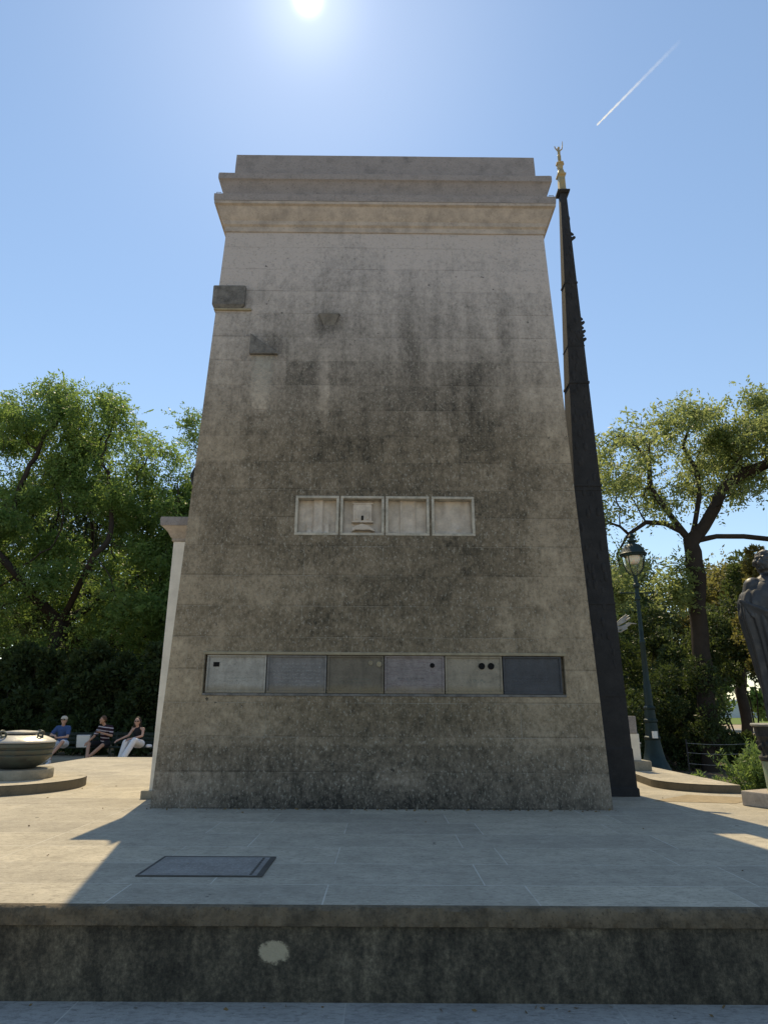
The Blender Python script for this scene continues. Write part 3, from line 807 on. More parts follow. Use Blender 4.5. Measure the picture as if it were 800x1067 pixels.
# pale worn branch-like hands that jut out at the side
bm = NB()
def zz_(z): return z
h = obh(2.27)+obc(2.27)
cap(bm, (h-.02,-.06,2.00), .028, (h+.04,-.08,2.06), .022)
for p in ([(h+.03,-.08,2.05),(h+.12,-.1,2.14),(h+.20,-.11,2.20)], [(h+.03,-.08,2.04),(h+.14,-.1,2.12),(h+.24,-.11,2.19)], [(h+.03,-.08,2.03),(h+.15,-.1,2.09),(h+.25,-.11,2.155)],
          [(h+.02,-.08,2.00),(h+.13,-.11,2.03),(h+.22,-.12,2.075),(h+.33,-.13,2.065)], [(h+.02,-.08,1.98),(h+.13,-.11,2.00),(h+.23,-.12,2.05)], [(h,-.08,1.96),(h+.09,-.11,1.95),(h+.19,-.12,2.00)]):
    for a_, b_, r0, r1 in zip(p, p[1:], (.016,.014,.011), (.014,.010,.006)): cap(bm, a_, r0, b_, r1, 8)
bmesh.ops.translate(bm, verts=bm.verts[:], vec=(.0,0,.27)); o = obj('outstretched_hands', bm, M['palebronze'], OB); remesh(o, .006, 2)

# ------------------------------------------------------------------ bronze urns
def urn(loc, s, label, rz=0):
    t_ = empty('bronze_urn', loc, rz, label, 'urn', 'lidded bronze urns beside the monument')
    t_.scale = (s, s, s*.93)
    bm = NB(); lathe(bm, [(.22,0),(.28,.015),(.34,.045),(.47,.15),(.52,.215),(.525,.235),(.505,.25),(.515,.265),(.53,.30),(.535,.325),(.515,.34),(.52,.352),(.545,.38),(.548,.43),(.535,.446)], seg=56)
    obj('bowl', bm, M['urn'], t_, sm=30)
    bm = NB(); lathe(bm, [(.552,.447),(.558,.458),(.552,.47),(.50,.505),(.42,.545),(.34,.572),(.30,.575)], seg=56); obj('shoulder', bm, M['urnlid'], t_, sm=35)
    bm = NB(); lathe(bm, [(.20,.576),(.255,.60),(.262,.628),(.25,.64),(.12,.655),(.02,.66)], seg=40); obj('lid', bm, M['urnlid'], t_, sm=35)
    for k in range(4):
        a_ = R(-118+k*90)
        h_ = NB()
        c_ = Vector((.40*math.cos(a_), .40*math.sin(a_), .60)); tx = Vector((-math.sin(a_), math.cos(a_), 0))
        pts = [c_+tx*(.062*math.cos(q))+Vector((0,0,.045*math.sin(q)))+Vector((.02*math.cos(a_)*math.sin(q), .02*math.sin(a_)*math.sin(q),0)) for q in np.linspace(R(-60), R(240), 14)]
        tube(h_, pts, .016, 8); ball(h_, c_-Vector((0,0,.05)), .045, 10, (1,1,.7))
        obj('handle', h_, M['urn'], t_, sm=50)
    return t_
def urn_base(loc, r, label):
    bm = NB(); lathe(bm, [(r*.985,0),(r,.012),(r,.118),(r*.985,.13)], seg=64, f=lambda rr_, z, t: rr_*(1+.004*math.sin(9*t)))
    o = obj('round_plinth', bm, M['urnbase'], None, sm=40, loc=loc); tag(o, label, 'plinth', 'round stone plinths under the urns'); return o
urn_base((-5.33, 10.33, .1295), .50, 'thick round stone plinth under the large left urn')
urn((-5.33, 10.33, .2595), .86, 'large lidded bronze urn with ring handles at the left edge', R(12))
urn_base((5.02, 15.2, -.10), .52, 'round stone plinth under the far urn behind the obelisk')
bm = NB(); lathe(bm, [(.75,-.46),(.75,-.10)], (0,0,0), 24); o = obj('plinth_footing', bm, M['urnbase'], None, loc=(5.02,15.2,0)); tag(o, 'low round stone footing under the far urn plinth', 'footing')
urn((5.02, 15.2, .03), .98, 'smaller looking lidded bronze urn behind the obelisk base', R(40))

# slim pillar right behind the obelisk
pl = empty('stone_pillar', (4.44, 12.5, 0), 0, 'slim grey capped pillar with pale lower shaft standing behind the obelisk', 'pillar')
bm = NB(); box(bm, -.19, .26, -.16, .32, .10, .27); obj('block', bm, M['urnbase'], pl, bevel=.02)
bm = NB(); box(bm, -.12, .105, -.10, .16, .271, .72); obj('shaft', bm, M['clean'], pl, bevel=.01)
bm = NB(); box(bm, -.13, .075, -.11, .17, .721, 1.02); obj('cap', bm, M['attic'], pl, bevel=.01)

# ------------------------------------------------------------------ right statue on bronze drum
pd = empty('statue_pedestal', (5.04, 8.60, 0), R(28), 'round bronze pedestal on a square stone plinth at the right edge', 'pedestal')
bm = NB(); box(bm, -.47, .47, -.47, .47, 0, .17); obj('plinth', bm, M['cornice'], pd, bevel=.012)
bm = NB(); lathe(bm, [(.355,.171),(.36,.22),(.365,.35),(.375,.47),(.385,.52)], seg=48, f=lambda r,z,t: r*(1+.012*math.sin(20*t))); obj('patinated_foot', bm, M['greenbronze'], pd, sm=50)
bm = NB(); lathe(bm, [(.375,.521),(.40,.535),(.402,.57),(.37,.59),(.365,.62),(.38,.72),(.395,.80),(.407,.81),(.405,.825),(.41,.90),(.415,.925)], seg=48); 
RIM = NB(); lathe(RIM, [(.415,.926),(.445,.932),(.448,.95),(.44,.962),(.05,.965)], seg=48); obj('rim', RIM, M['palebronze'], pd, sm=35)
for k in range(26):
    a_ = 2*PI*k/26; ball(bm, (.382*math.cos(a_), .382*math.sin(a_), .70+.03*math.sin(k*2.3)), .028, 8, (1,1,1.3))
obj('drum', bm, M['bronze'], pd, sm=40)

st = empty('bronze_statue', (5.07, 8.62, .966), R(-8), 'dark bronze statue of a curly haired man in a long cloak, right edge', 'statue')
bm = NB()
# body under the cloak, seen from behind
for s in (-1, 1):
    cap(bm, (s*.12,-.10,.05), .055, (s*.12,.04,.09), .06); cap(bm, (s*.12,.04,.09), .07, (s*.13,.02,.60), .10); cap(bm, (s*.13,.02,.60), .10, (s*.13,0,1.12), .14)
    cap(bm, (s*.20,0,1.72), .12, (s*.33,.02,1.35), .085); cap(bm, (s*.33,.02,1.35), .08, (s*.16,.26,1.28), .06)
    hx = s*.13; cap(bm, (s*.16,.26,1.28), .05, (hx,.33,1.29), .045)
    for f_ in range(5):
        fx_ = hx+(f_-2)*.022; cap(bm, (fx_,.34,1.29+.01*(f_-2)), .016, (fx_*.8,.41-.008*abs(f_-2),1.28), .013, 8)
cap(bm, (0,0,1.1), .19, (0,.0,1.45), .20); cap(bm, (0,0,1.45), .20, (0,0,1.68), .21); cap(bm, (0,-.01,1.72), .10, (0,.0,1.88), .085)
ball(bm, (0,.02,2.00), .13, 16, (.88,1,1.18))
cap(bm, (0,.15,2.02), .018, (0,.165,1.97), .028, 8)       # nose
cap(bm, (-.03,.135,1.925), .014, (.03,.135,1.925), .014, 8)  # mouth
for s in (-1, 1): ball(bm, (s*.117,.02,1.99), .028, 8, (.5,1,1.3)); ball(bm, (s*.045,.125,2.025), .018, 8)
body = obj('body', bm, M['statue'], st); remesh(body, .012, 4)
bm = NB(); rr = random.Random(5)
for k in range(150):
    a_ = rr.uniform(0, 2*PI); e = rr.uniform(-.55, 1.5)
    d = Vector((math.cos(e)*math.cos(a_), math.cos(e)*math.sin(a_), math.sin(e)))
    if d.y > .45 and d.z < .55: continue
    c_ = Vector((0,.0,2.02))+Vector((d.x*.132, d.y*.145, d.z*.16))
    ball(bm, c_, rr.uniform(.022,.036), 8)
ball(bm, (0,0,2.03), .13, 14, (.95,1,1.1))
o = obj('curly_hair', bm, M['statue'], st); remesh(o, .009, 2)
# cloak: loft with deep folds
bm = NB()
nz_, na_ = 60, 180
lev = [(0,.235,.20),(.25,.255,.22),(.7,.30,.25),(1.0,.34,.27),(1.3,.40,.28),(1.5,.405,.27),(1.62,.36,.25),(1.72,.27,.20),(1.79,.16,.14),(1.83,.11,.11)]
lz = [l[0] for l in lev]
rings = []
for j in range(nz_+1):
    z = .02+1.81*j/nz_
    rx = np.interp(z, lz, [l[1] for l in lev]); ry = np.interp(z, lz, [l[2] for l in lev])
    ring_ = []
    for i in range(na_):
        t_ = 2*PI*i/na_
        fo = (math.sin(t_*11+1.3*z+1.2*math.sin(z*2.1+t_*2))*.55+.35*math.sin(t_*19-z*1.7)+.5*mnoise.noise(Vector((math.cos(t_)*2.4, math.sin(t_)*2.4, z*.8))))
        amp = .050*min(1, (1.84-z)*1.4)
        k_ = 1+amp*fo/rx*.8
        sag = -.035*math.exp(-((z-.95)/.06)**2)
        ring_.append(bm.verts.new((rx*k_*math.cos(t_), ry*k_*math.sin(t_)-.0, z)))
    rings.append(ring_)
for a_, b_ in zip(rings, rings[1:]):
    for i in range(na_): bm.faces.new((a_[i],a_[(i+1)%na_],b_[(i+1)%na_],b_[i]))
bm.faces.new(rings[0][::-1]); bm.faces.new(rings[-1])
obj('cloak', bm, M['statue'], st, sm=80)
bm = NB()
for k in range(5):
    pts = [(-.40+.02*k, -.06-.05*k*.4, 1.52-.05*k), (-.2+.03*k, -.27+.0*k, 1.36-.07*k), (.06, -.31, 1.18-.09*k), (.30, -.22, 1.10-.10*k), (.40, .0, 1.12-.11*k)]
    for p, q in zip(pts, pts[1:]): cap(bm, p, .032, q, .032, 8)
o = obj('shoulder_drape', bm, M['statue'], st); remesh(o, .012, 8)

# ------------------------------------------------------------------ street lamp
lp = empty('street_lamp', (6.55, 17.0, -.46), 0, 'ornate dark green cast iron street lamp with glass lantern', 'street lamp')
bm = NB(); lathe(bm, [(.46,0),(.46,.10),(.42,.12),(.37,.22),(.31,.36),(.29,.40),(.27,.42),(.22,.62),(.18,.85),(.175,.90),(.195,.93),(.195,.97),(.16,1.0),(.145,1.25),(.14,1.30),(.165,1.33),(.165,1.37),(.135,1.40),(.125,1.60),(.145,1.63),(.145,1.66),(.11,1.70)], seg=28, f=lambda r,z,t: r*(1+.03*math.cos(8*t)))
base = obj('base', bm, M['lampgreen'], lp, sm=35)
bm = NB(); lathe(bm, [(.10,1.70),(.09,2.2),(.075,2.25),(.062,3.2),(.075,3.22),(.075,3.26),(.055,3.3),(.045,4.3),(.075,4.33),(.075,4.38),(.05,4.42),(.045,4.62),(.085,4.66),(.085,4.72),(.05,4.76),(.045,4.95)], seg=20); obj('post', bm, M['lampgreen'], lp, sm=35)
bm = NB(); tube(bm, [(-.42,0,4.50),(.42,0,4.50)], .018, 8); ball(bm, (-.42,0,4.50), .03, 8); ball(bm, (.42,0,4.50), .03, 8); obj('ladder_bar', bm, M['lampgreen'], lp)
bm = NB(); box(bm, -.085, .02, -.30, -.215, .95, 1.11); obj('white_sticker', bm, M['whitebox'], base)
ln = NB()
# lantern frame ribs and hood
for k in range(4):
    a_ = PI/4+k*PI/2
    pts = [(r*math.cos(a_), r*math.sin(a_), z) for r, z in ((.05,4.96),(.13,4.99),(.22,5.10),(.275,5.28),(.295,5.48))]
    tube(ln, pts, .016, 6)
lathe(ln, [(.30,5.46),(.315,5.47),(.315,5.50),(.30,5.51)], seg=28)
frm = obj('lantern_frame', ln, M['lampgreen'], lp, sm=40)
bm = NB(); lathe(bm, [(.345,5.505),(.35,5.52),(.31,5.56),(.27,5.66),(.19,5.76),(.10,5.80),(.085,5.83),(.115,5.86),(.115,5.89),(.06,5.91),(.06,5.96),(.10,6.0),(.06,6.06),(.03,6.10)], seg=28); obj('hood', bm, M['lampgreen'], lp, sm=35)
bm = NB(); lathe(bm, [(.06,4.99),(.13,5.03),(.20,5.13),(.25,5.30),(.27,5.46)], seg=28, cap=False); obj('glass_bowl', bm, M['glass'], frm, sm=60)
bm = NB(); lathe(bm, [(.10,5.27),(.15,5.31),(.18,5.38),(.19,5.46)], seg=24); obj('diffuser', bm, M['opal'], frm, sm=60)

# twin floodlight pole farther off
fl = empty('floodlight_pole', (13.2, 34, -.46), 0, 'thin far pole with round pale floodlights seen beside the lamp post', 'floodlight')
bm = NB(); lathe(bm, [(.10,0),(.07,8.2)], seg=12); obj('pole', bm, M['bronze'], fl)
bm = NB(); box(bm, -.9, .8, -.04, .04, 7.62, 7.70); obj('crossbar', bm, M['bronze'], fl)
for x_, z_, r_ in ((-.80,8.0,.16),(.80,8.12,.16),(.05,6.85,.10)):
    bm = NB(); lathe(bm, [(r_*1.25,0),(r_*1.25,.16),(r_*.6,.24)], seg=24); bmesh.ops.rotate(bm, verts=bm.verts[:], matrix=Matrix.Rotation(R(-90),3,'X'))
    bmesh.ops.translate(bm, verts=bm.verts[:], vec=(x_,-.18,z_)); hd = obj('floodlight', bm, M['bronze'], fl, sm=40)
    bm = NB(); lathe(bm, [(r_,0),(r_*.98,.02)], seg=24); bmesh.ops.rotate(bm, verts=bm.verts[:], matrix=Matrix.Rotation(R(90),3,'X'))
    bmesh.ops.translate(bm, verts=bm.verts[:], vec=(x_,-.181,z_)); obj('lens', bm, M['opal'], hd)

# ------------------------------------------------------------------ wire fence in the bed
wf = empty('wire_fence', (5.4, 16.5, -.45), 0, 'low fence of thin wires on slim posts before the dark shrubs', 'fence')
pts = [(2.0,.6),(3.4,.4),(4.9,.1),(6.4,-.3),(8.0,-.8)]
for x_, y_ in pts:
    bm = NB(); tube(bm, [(x_,y_,0),(x_,y_,.9)], .018, 8); obj('post', bm, M['bronze'], wf)
for z_ in (.35,.60,.82):
    bm = NB()
    for (x0_,y0_),(x1_,y1_) in zip(pts, pts[1:]):
        tube(bm, [(x0_+(x1_-x0_)*q, y0_+(y1_-y0_)*q-.02, z_-.03*math.sin(PI*q)) for q in np.linspace(0,1,7)], .004, 5)
    obj('wire', bm, M['wire'], wf)

# ------------------------------------------------------------------ vegetation
def grow(starts, atts, step=.35, infl=3.0, kill=.55, iters=140, droop=0.):
    """space colonisation. starts: list of polylines sharing points. returns pos, parent"""
    pos = []; par = []
    for poly, pidx in starts:
        prev = pidx
        for p in poly:
            pos.append(np.array(p, float)); par.append(prev); prev = len(pos)-1
    A = atts.copy()
    P_ = np.array(pos)
    near = np.full(len(A), 1e9); nid = np.zeros(len(A), int)
    def upd(i0):
        nonlocal near, nid
        N = P_[i0:]
        if len(N) == 0 or len(A) == 0: return
        dd = np.linalg.norm(A[:,None,:]-N[None,:,:], axis=2)
        k = dd.argmin(1); m = dd[np.arange(len(A)), k]
        b = m < near; near[b] = m[b]; nid[b] = k[b]+i0
    upd(0)
    for it in range(iters):
        if len(A) == 0: break
        act = near < infl
        if not act.any(): 
            infl *= 1.5; continue
        ids = nid[act]; vec = A[act]-P_[ids]; vec /= np.linalg.norm(vec,axis=1,keepdims=True)+1e-9
        u = np.unique(ids); newp = []
        acc = np.zeros((len(P_),3)); np.add.at(acc, ids, vec)
        for i in u:
            d = acc[i]; nn = np.linalg.norm(d)
            if nn < 1e-6: continue
            d = d/nn+rng.normal(size=3)*.16; d[2] -= droop; d /= np.linalg.norm(d)
            newp.append(P_[i]+d*step); par.append(int(i))
        i0 = len(P_); P_ = np.vstack([P_, newp])
        upd(i0)
        keep = near > kill
        A = A[keep]; near = near[keep]; nid = nid[keep]
        if len(P_) > 5200: break
    return P_, np.array(par)

def ell_points(ells, n, lump=.25, shell=0.):
    out = []
    vol = np.array([e[3]*e[4]*e[5] for e in ells]); cnt = (vol/vol.sum()*n).astype(int)
    for e, c in zip(ells, cnt):
        d = rng.normal(size=(c,3)); d /= np.linalg.norm(d,axis=1,keepdims=True)
        r = rng.uniform(shell, 1, (c,1))**(1/2.4)
        p = d*r*np.array(e[3:6])+np.array(e[:3]); out.append(p)
    return np.vstack(out)

def tree(name, label, cat, base, guides, ells, natt, nleaf, lsize, mat, trunk_r=.3, group=None, step=.38, kill=.6, spread=.30, tip=1.1, infl=3.5, droop=0., leafdroop=-.35):
    global rng
    rng = np.random.default_rng(int(abs(base[0])*100+abs(base[1])*7))
    root = empty(name, base, 0, label, cat, group)
    atts = ell_points(ells, natt)
    P_, par = grow(guides, atts, step, infl, kill, 150, droop)
    n = len(P_)
    # pipe-model radii
    ch = [[] for _ in range(n)]
    for i, p in enumerate(par):
        if p >= 0: ch[p].append(i)
    rad = np.zeros(n); tipd = np.zeros(n)
    for i in range(n-1, -1, -1):
        if not ch[i]: rad[i] = .010
        else: rad[i] = (sum(rad[c]**2.25 for c in ch[i]))**(1/2.25); tipd[i] = max(tipd[c] for c in ch[i])+1
    k = trunk_r/rad[0]
    rad = np.where(rad > .012, .010+(rad-.010)*(trunk_r-.010)/(rad[0]-.010), rad)
    rad = np.maximum(rad, .008)
    # branch mesh as chains
    V = []; F = []
    done = set()
    def chain_from(i):
        c = [par[i]] if par[i] >= 0 else []
        c.append(i)
        while ch[c[-1]]:
            nx = max(ch[c[-1]], key=lambda q: rad[q]); c.append(nx)
        return c
    stack = [0]; heads = [0]
    chains = []
    while heads:
        hh = heads.pop(); c = chain_from(hh); chains.append(c)
        start = 1 if par[hh] >= 0 else 0
        for q in c[start:]:
            if ch[q]:
                mx = max(ch[q], key=lambda w_: rad[w_])
                heads += [w_ for w_ in ch[q] if w_ != mx]
    for c in chains:
        pts = P_[c]; rs = rad[c].copy()
        if len(c) > 1 and par[c[1]] == c[0] and par[c[0]] != -1 or (len(c) > 1 and c[0] != 0): rs[0] = min(rs[0], rs[1]*1.25)
        seg = 10 if rs.max() > .12 else (6 if rs.max() > .035 else 4)
        up = None; ringidx = []
        for i, p in enumerate(pts):
            d = pts[min(i+1,len(pts)-1)]-pts[max(i-1,0)]; nn = np.linalg.norm(d); d = d/nn if nn > 1e-9 else np.array([0,0,1.])
            if up is None: up = np.array([0,0,1.]) if abs(d[2]) < .9 else np.array([1.,0,0])
            a = np.cross(d, up); a /= np.linalg.norm(a)+1e-9; up = np.cross(a, d)
            idx = []
            for q in range(seg):
                t_ = 2*PI*q/seg
                rr_ = rs[i]*(1+(.10*math.sin(3*t_+p[2]*1.1)+.05*math.sin(5*t_-p[2]*2) if rs[i] > .1 else 0))
                V.append(p+(a*math.cos(t_)+up*math.sin(t_))*rr_); idx.append(len(V)-1)
            ringidx.append(idx)
        for r0, r1 in zip(ringidx, ringidx[1:]):
            for q in range(seg): F.append((r0[q], r0[(q+1)%seg], r1[(q+1)%seg], r1[q]))
    pymesh('trunk', V, F, M['bark'], root, True)
    # leaves on twigs
    tips = np.where((tipd < 5) & (rad < .05))[0]
    w = 1.0/(1+tipd[tips]*.5); w /= w.sum()
    nt = len(tips)
    # clumpiness: some twigs carry far more
    cl = rng.gamma(tip, 1.0, nt); w = w*cl; w /= w.sum()
    pick = rng.choice(tips, nleaf//9, p=w)
    cen = P_[pick]+rng.normal(size=(len(pick),3))*spread*np.array([1,1,.7])
    # each is a small spray of 9 leaves along a rachis
    rd = rng.normal(size=(len(pick),3)); rd[:,2] += leafdroop; rd /= np.linalg.norm(rd,axis=1,keepdims=True)
    C = []; D = []
    side = np.cross(rd, rng.normal(size=rd.shape)); side /= np.linalg.norm(side,axis=1,keepdims=True)
    for q in range(9):
        s = (q-4)/4.
        off = rd*(q*.42*lsize)
        C.append(cen+off+rng.normal(size=cen.shape)*.012); D.append(rd*.45+side*(1 if q % 2 else -1)+rng.normal(size=rd.shape)*.25)
    leaves_mesh('crown', np.vstack(C), np.vstack(D), lsize, lsize*.45, mat, root)
    return root

def poly(a, b, n, wob=.08):
    a = np.array(a, float); b = np.array(b, float)
    return [tuple(a+(b-a)*i/n+(rng.normal(size=3)*wob if 0 < i else 0)) for i in range(n+1)]

# right pagoda tree with visible limbs (local coords from base)
trunk = poly((-.35,0,0),(-.12,0,4.6),10,.03)+poly((-.05,0,5.0),(-.08,0,6.4),4,.03)
g = [(trunk, -1)]
nt = len(trunk)
L1 = [(.35,0,6.9),(.75,.0,7.5),(1.1,.1,8.1),(1.9,.1,8.7),(2.7,.1,9.0),(3.6,.2,9.1)]
L2 = [(-.35,0,6.75),(-.8,0,7.0),(-1.4,-.1,7.0),(-2.0,-.2,6.6),(-2.4,-.2,6.0)]
L3 = [(.15,.1,7.0),(.45,.2,7.9),(.55,.3,8.8),(.2,.3,9.6)]
L4 = [(.6,-.2,6.55),(1.3,-.4,6.5),(2.1,-.6,6.35),(3.0,-.8,6.2),(4.0,-.9,6.3)]
L5 = [(-.5,.3,7.4),(-.9,.5,8.3),(-.8,.6,9.2),(-1.2,.7,9.9)]
for L_ in (L1, L2, L3, L4, L5): g.append((L_, nt-1))
tree('pagoda_tree', 'large airy pagoda tree with dark spreading limbs right of the obelisk', 'tree', (9.25, 19.2, -.46), g,
     [(-.3,.2,9.1,3.3,2.6,1.35),(-.2,.2,10.2,2.2,2.0,.8),(2.8,.2,9.5,3.4,2.6,1.7),(-2.3,0,8.0,1.35,1.6,1.7),(5.0,0,8.3,2.0,2,2.0),(-2.3,-.1,5.9,1.1,.9,1.5),(-1.2,.2,5.6,.8,.7,.8),(3.5,-.8,6.3,1.6,1.0,.9),(.2,-.4,7.9,2.2,1.2,.9)],
     800, 62000, .115, M['leafB'], .235, step=.33, kill=.5, spread=.24, tip=.42, droop=.03)

# left trees
def big_tree(name, label, base, h, ells, natt, nleaf, mat, r=.35, lean=0., lsize=.15, tip=.7, spread=.38):
    tr = poly((0,0,0),(lean,0,h*.30),8,.05)
    n0 = len(tr); g = [(tr, -1)]
    for k in range(5):
        a_ = k*2*PI/5+.4; rr_ = h*.13
        L_ = [(lean+math.cos(a_)*rr_*q, math.sin(a_)*rr_*q, h*.30+h*.10*q) for q in (.35,.7,1.05,1.5)]
        g.append((L_, n0-1))
    return tree(name, label, 'tree', base, g, ells, natt, nleaf, lsize, mat, r, 'tall trees behind the benches', step=.45, kill=.75, spread=spread, tip=tip)
big_tree('leafy_tree', 'tallest leafy tree at the far left with bare twigs against the sky', (-14.0, 29, -.46), 17,
         [(-1.5,0,12.6,4.6,3.4,4.2),(1.6,-.5,12.0,2.8,2.6,3.4),(4.2,-.5,10.2,2.0,2,2.6),(-3,-.5,7.5,4,3,3.5),(1.0,-1,5.6,4.5,2.4,2.6),(4.4,0,7.4,2.6,2,2.4)], 900, 130000, M['leafA'], .36, tip=.38)
big_tree('leafy_tree', 'leafy green tree behind the benches, next to the monument', (-8.4, 31, -.46), 14,
         [(.2,0,9.6,3.0,2.8,2.8),(1.6,0,6.6,3.2,3,3.2),(-2.4,-.5,6.5,3,2.6,3.0),(.5,-.8,4.4,4.2,2.2,2.2)], 640, 105000, M['leafA'], .33, tip=.42)
big_tree('leafy_tree', 'sparse twiggy tree whose top shows just left of the monument', (-8.6, 33.5, -.46), 18,
         [(-1.9,0,15.9,1.5,1.2,1.9),(-1.0,0,14.0,1.5,1.3,1.8),(-.6,0,11,2.6,2,2.2),(1.5,0,10,2.6,2,3.0)], 320, 17000, M['leafE'], .20, tip=.4)
big_tree('leafy_tree', 'dark tree mass behind the nearer left trees', (-17.5, 38, -.46), 17,
         [(0,0,10.0,7,4,5.5),(6,0,7,6,3.5,5.5),(12,0,6.5,5,3.5,5)], 620, 80000, M['leafC'], .4, lsize=.24, tip=1.2, spread=.6)

# far wood beyond the park: reads as one mass
def wood(name, label, x0, x1, y0, h, n, mat, skip=None):
    k = int((x1-x0)/2.2); C = []
    for i in range(k*5):
        x = rng.uniform(x0, x1)
        if skip and skip[0] < x < skip[1] : zlo = h*.14
        else: zlo = 0
        hh = h*(.75+.25*mnoise.noise(Vector((x*.13, 2, 0)))+.12*mnoise.noise(Vector((x*.6,5,0))))
        z = rng.uniform(zlo, hh); c = np.array([x, y0+rng.uniform(-2.5,2.5), z-.46]); m = n//(k*5)
        d = rng.normal(size=(m,3)); d /= np.linalg.norm(d,axis=1,keepdims=True)
        C.append(c+d*rng.uniform(.2,1.5,(m,1)))
    C = np.vstack(C); C = C[C[:,2] > -.4]
    o = leaves_mesh(name, C, rng.normal(size=C.shape), .42, .3, mat, None)
    return tag(o, label, 'wood', kind='stuff')
wood('far_wood', 'dense dark wood closing the view behind the left trees', -62, 2, 46, 10.5, 70000, M['leafC'])
wood('far_wood', 'dense dark wood closing the view behind the right shrubs', 4, 20.5, 45, 8.2, 42000, M['leafC'])
wood('far_wood', 'sunlit wood far off right behind the statue', 27, 90, 64, 11, 60000, M['leafA'], (30, 37))

def shrub(name, label, cat, base, ells, n, lsize, mat, group=None, stems=6, up=.2, kind=None, lumps=26, sd=1):
    root = empty(name, base, 0, label, cat, group)
    r2 = random.Random(sd)
    bm = NB()
    for k in range(stems):
        e = ells[k % len(ells)]
        a_ = r2.uniform(0, 2*PI); q = r2.uniform(.2,.75)
        tube(bm, [(e[0]*.3,e[1]*.3,0),(e[0]*.8+q*.4*e[3]*math.cos(a_),e[1]*.8+q*.4*e[4]*math.sin(a_),e[2]*.6),(e[0]+q*e[3]*math.cos(a_),e[1]+q*e[4]*math.sin(a_),e[2]+e[5]*.5)], [.035,.022,.01], 6)
    obj('stems', bm, M['bark'], root)
    # lumps on the surface of the ellipsoids
    C = []; D = []
    per = n//(len(ells)*lumps)
    for e in ells:
        for k in range(lumps):
            d = rng.normal(size=3); d /= np.linalg.norm(d)
            c = np.array(e[:3])+d*np.array(e[3:6])*rng.uniform(.45,.95)
            s = rng.uniform(.22,.42)*min(e[3:6])
            cnt = int(per*rng.uniform(.6,1.4))
            dd = rng.normal(size=(cnt,3)); dd /= np.linalg.norm(dd,axis=1,keepdims=True)
            C.append(c+dd*s*rng.uniform(.3,1.15,(cnt,1))**.6*np.array([1,1,.85])); dl = dd*.8+rng.normal(size=(cnt,3))*.6; dl[:,2] += up; D.append(dl)
    C = np.vstack(C); D = np.vstack(D)
    ok = C[:,2] > .0
    leaves_mesh('foliage', C[ok], D[ok], lsize, lsize*.5, mat, root)
    return root

# dark hedge behind the benches, on the left
for i, (x_, y_, h_) in enumerate(((-17.0,27.0,3.2),(-14.2,26.0,3.4),(-11.2,25.3,3.2),(-8.4,25.0,3.3),(-5.6,25.2,3.4),(-2.8,25.6,3.0))):
    shrub('hedge_bush', ['dark hedge bush at the far left behind the urn','dark hedge bush behind the urn, second from the left edge','dark hedge bush behind the seated man in blue',
                         'dark hedge bush behind the seated man in stripes','dark hedge bush behind the seated woman','dark hedge bush hidden beside the monument'][i], 'bush', (x_, y_, -.46),
          [(0,0,h_*.30,1.9,.9,h_*.34),(0,.2,h_*.6,1.8,.9,h_*.42),(.7,.3,h_*.85,1.4,.9,h_*.36)], 26000, .19, M['leafC'], 'dark hedge bushes behind the benches', sd=i)
# right shrubs
shrub('clipped_shrub', 'large rounded dark green shrub behind the lamp post', 'shrub', (8.55, 19.5, -.46), [(0,0,1.5,1.05,1.1,1.6),(-1.3,.3,1.2,1.2,1.1,1.4)], 22000, .09, M['leafC'], sd=21)
shrub('tall_shrub', 'tall dark shrub directly behind the obelisk', 'shrub', (7.2, 22.0, -.46), [(0,0,2.4,1.9,1.2,2.9),(-1.8,.4,2.0,1.5,1.2,2.4),(1.8,.4,2.7,1.4,1.1,2.6)], 32000, .12, M['leafC'], sd=22)
shrub('olive_shrub', 'mid green shrub with lighter tips between lamp and tree trunk', 'shrub', (9.5, 21.5, -.46), [(0,0,2.2,1.1,1.1,2.2),(.9,-.2,3.6,.9,.9,1.3)], 18000, .10, M['leafF'], sd=23)
shrub('yellowing_shrub', 'tall yellowing shrub just left of the bronze statue', 'shrub', (11.0, 19.3, -.46), [(0,0,3.9,.85,.8,1.5),(.5,.0,2.7,.8,.8,1.2),(.3,-.2,5.3,.8,.7,1.0)], 15000, .11, M['leafD'], sd=24, lumps=22)
shrub('green_shrub', 'green shrub behind the yellowing one near the statue', 'shrub', (12.6, 22.0, -.46), [(0,0,5.2,1.7,1.2,1.8),(1.8,.2,4.8,1.6,1.2,2.2)], 20000, .12, M['leafF'], sd=25)

shrub('low_shrub', 'low dark shrub in the gap beside the statue drum', 'shrub', (11.7, 22.5, -.46), [(0,0,.35,1.0,.6,.65),(1.3,.2,.4,1.0,.6,.75)], 14000, .09, M['leafC'], sd=27)
shrub('hanging_shrub', 'dark leafy shrub closing the view left of the statue', 'shrub', (13.2, 25.0, -.46), [(-1.2,0,3.2,1.2,1.0,.8),(.6,0,3.3,1.3,1.0,.9),(2.2,0,3.0,1.2,1.0,1.2)], 18000, .12, M['leafF'], sd=28)

for i, (x_, y_, h_) in enumerate(((5.9,21.0,1.1),(7.6,20.6,1.0),(9.6,20.9,1.0))):
    shrub('ground_shrub', ['low dense dark shrub at the foot of the bed, right behind the pillar','low dense dark shrub at the foot of the lamp post','low dense dark shrub between lamp post and tree trunk'][i], 'shrub',
          (x_, y_, -.46), [(0,0,h_*.3,1.1,.7,h_*.5),(.6,.2,h_*.6,.9,.6,h_*.5)], 13000, .10, M['leafC'], 'low dark shrubs in the planting bed', sd=30+i)

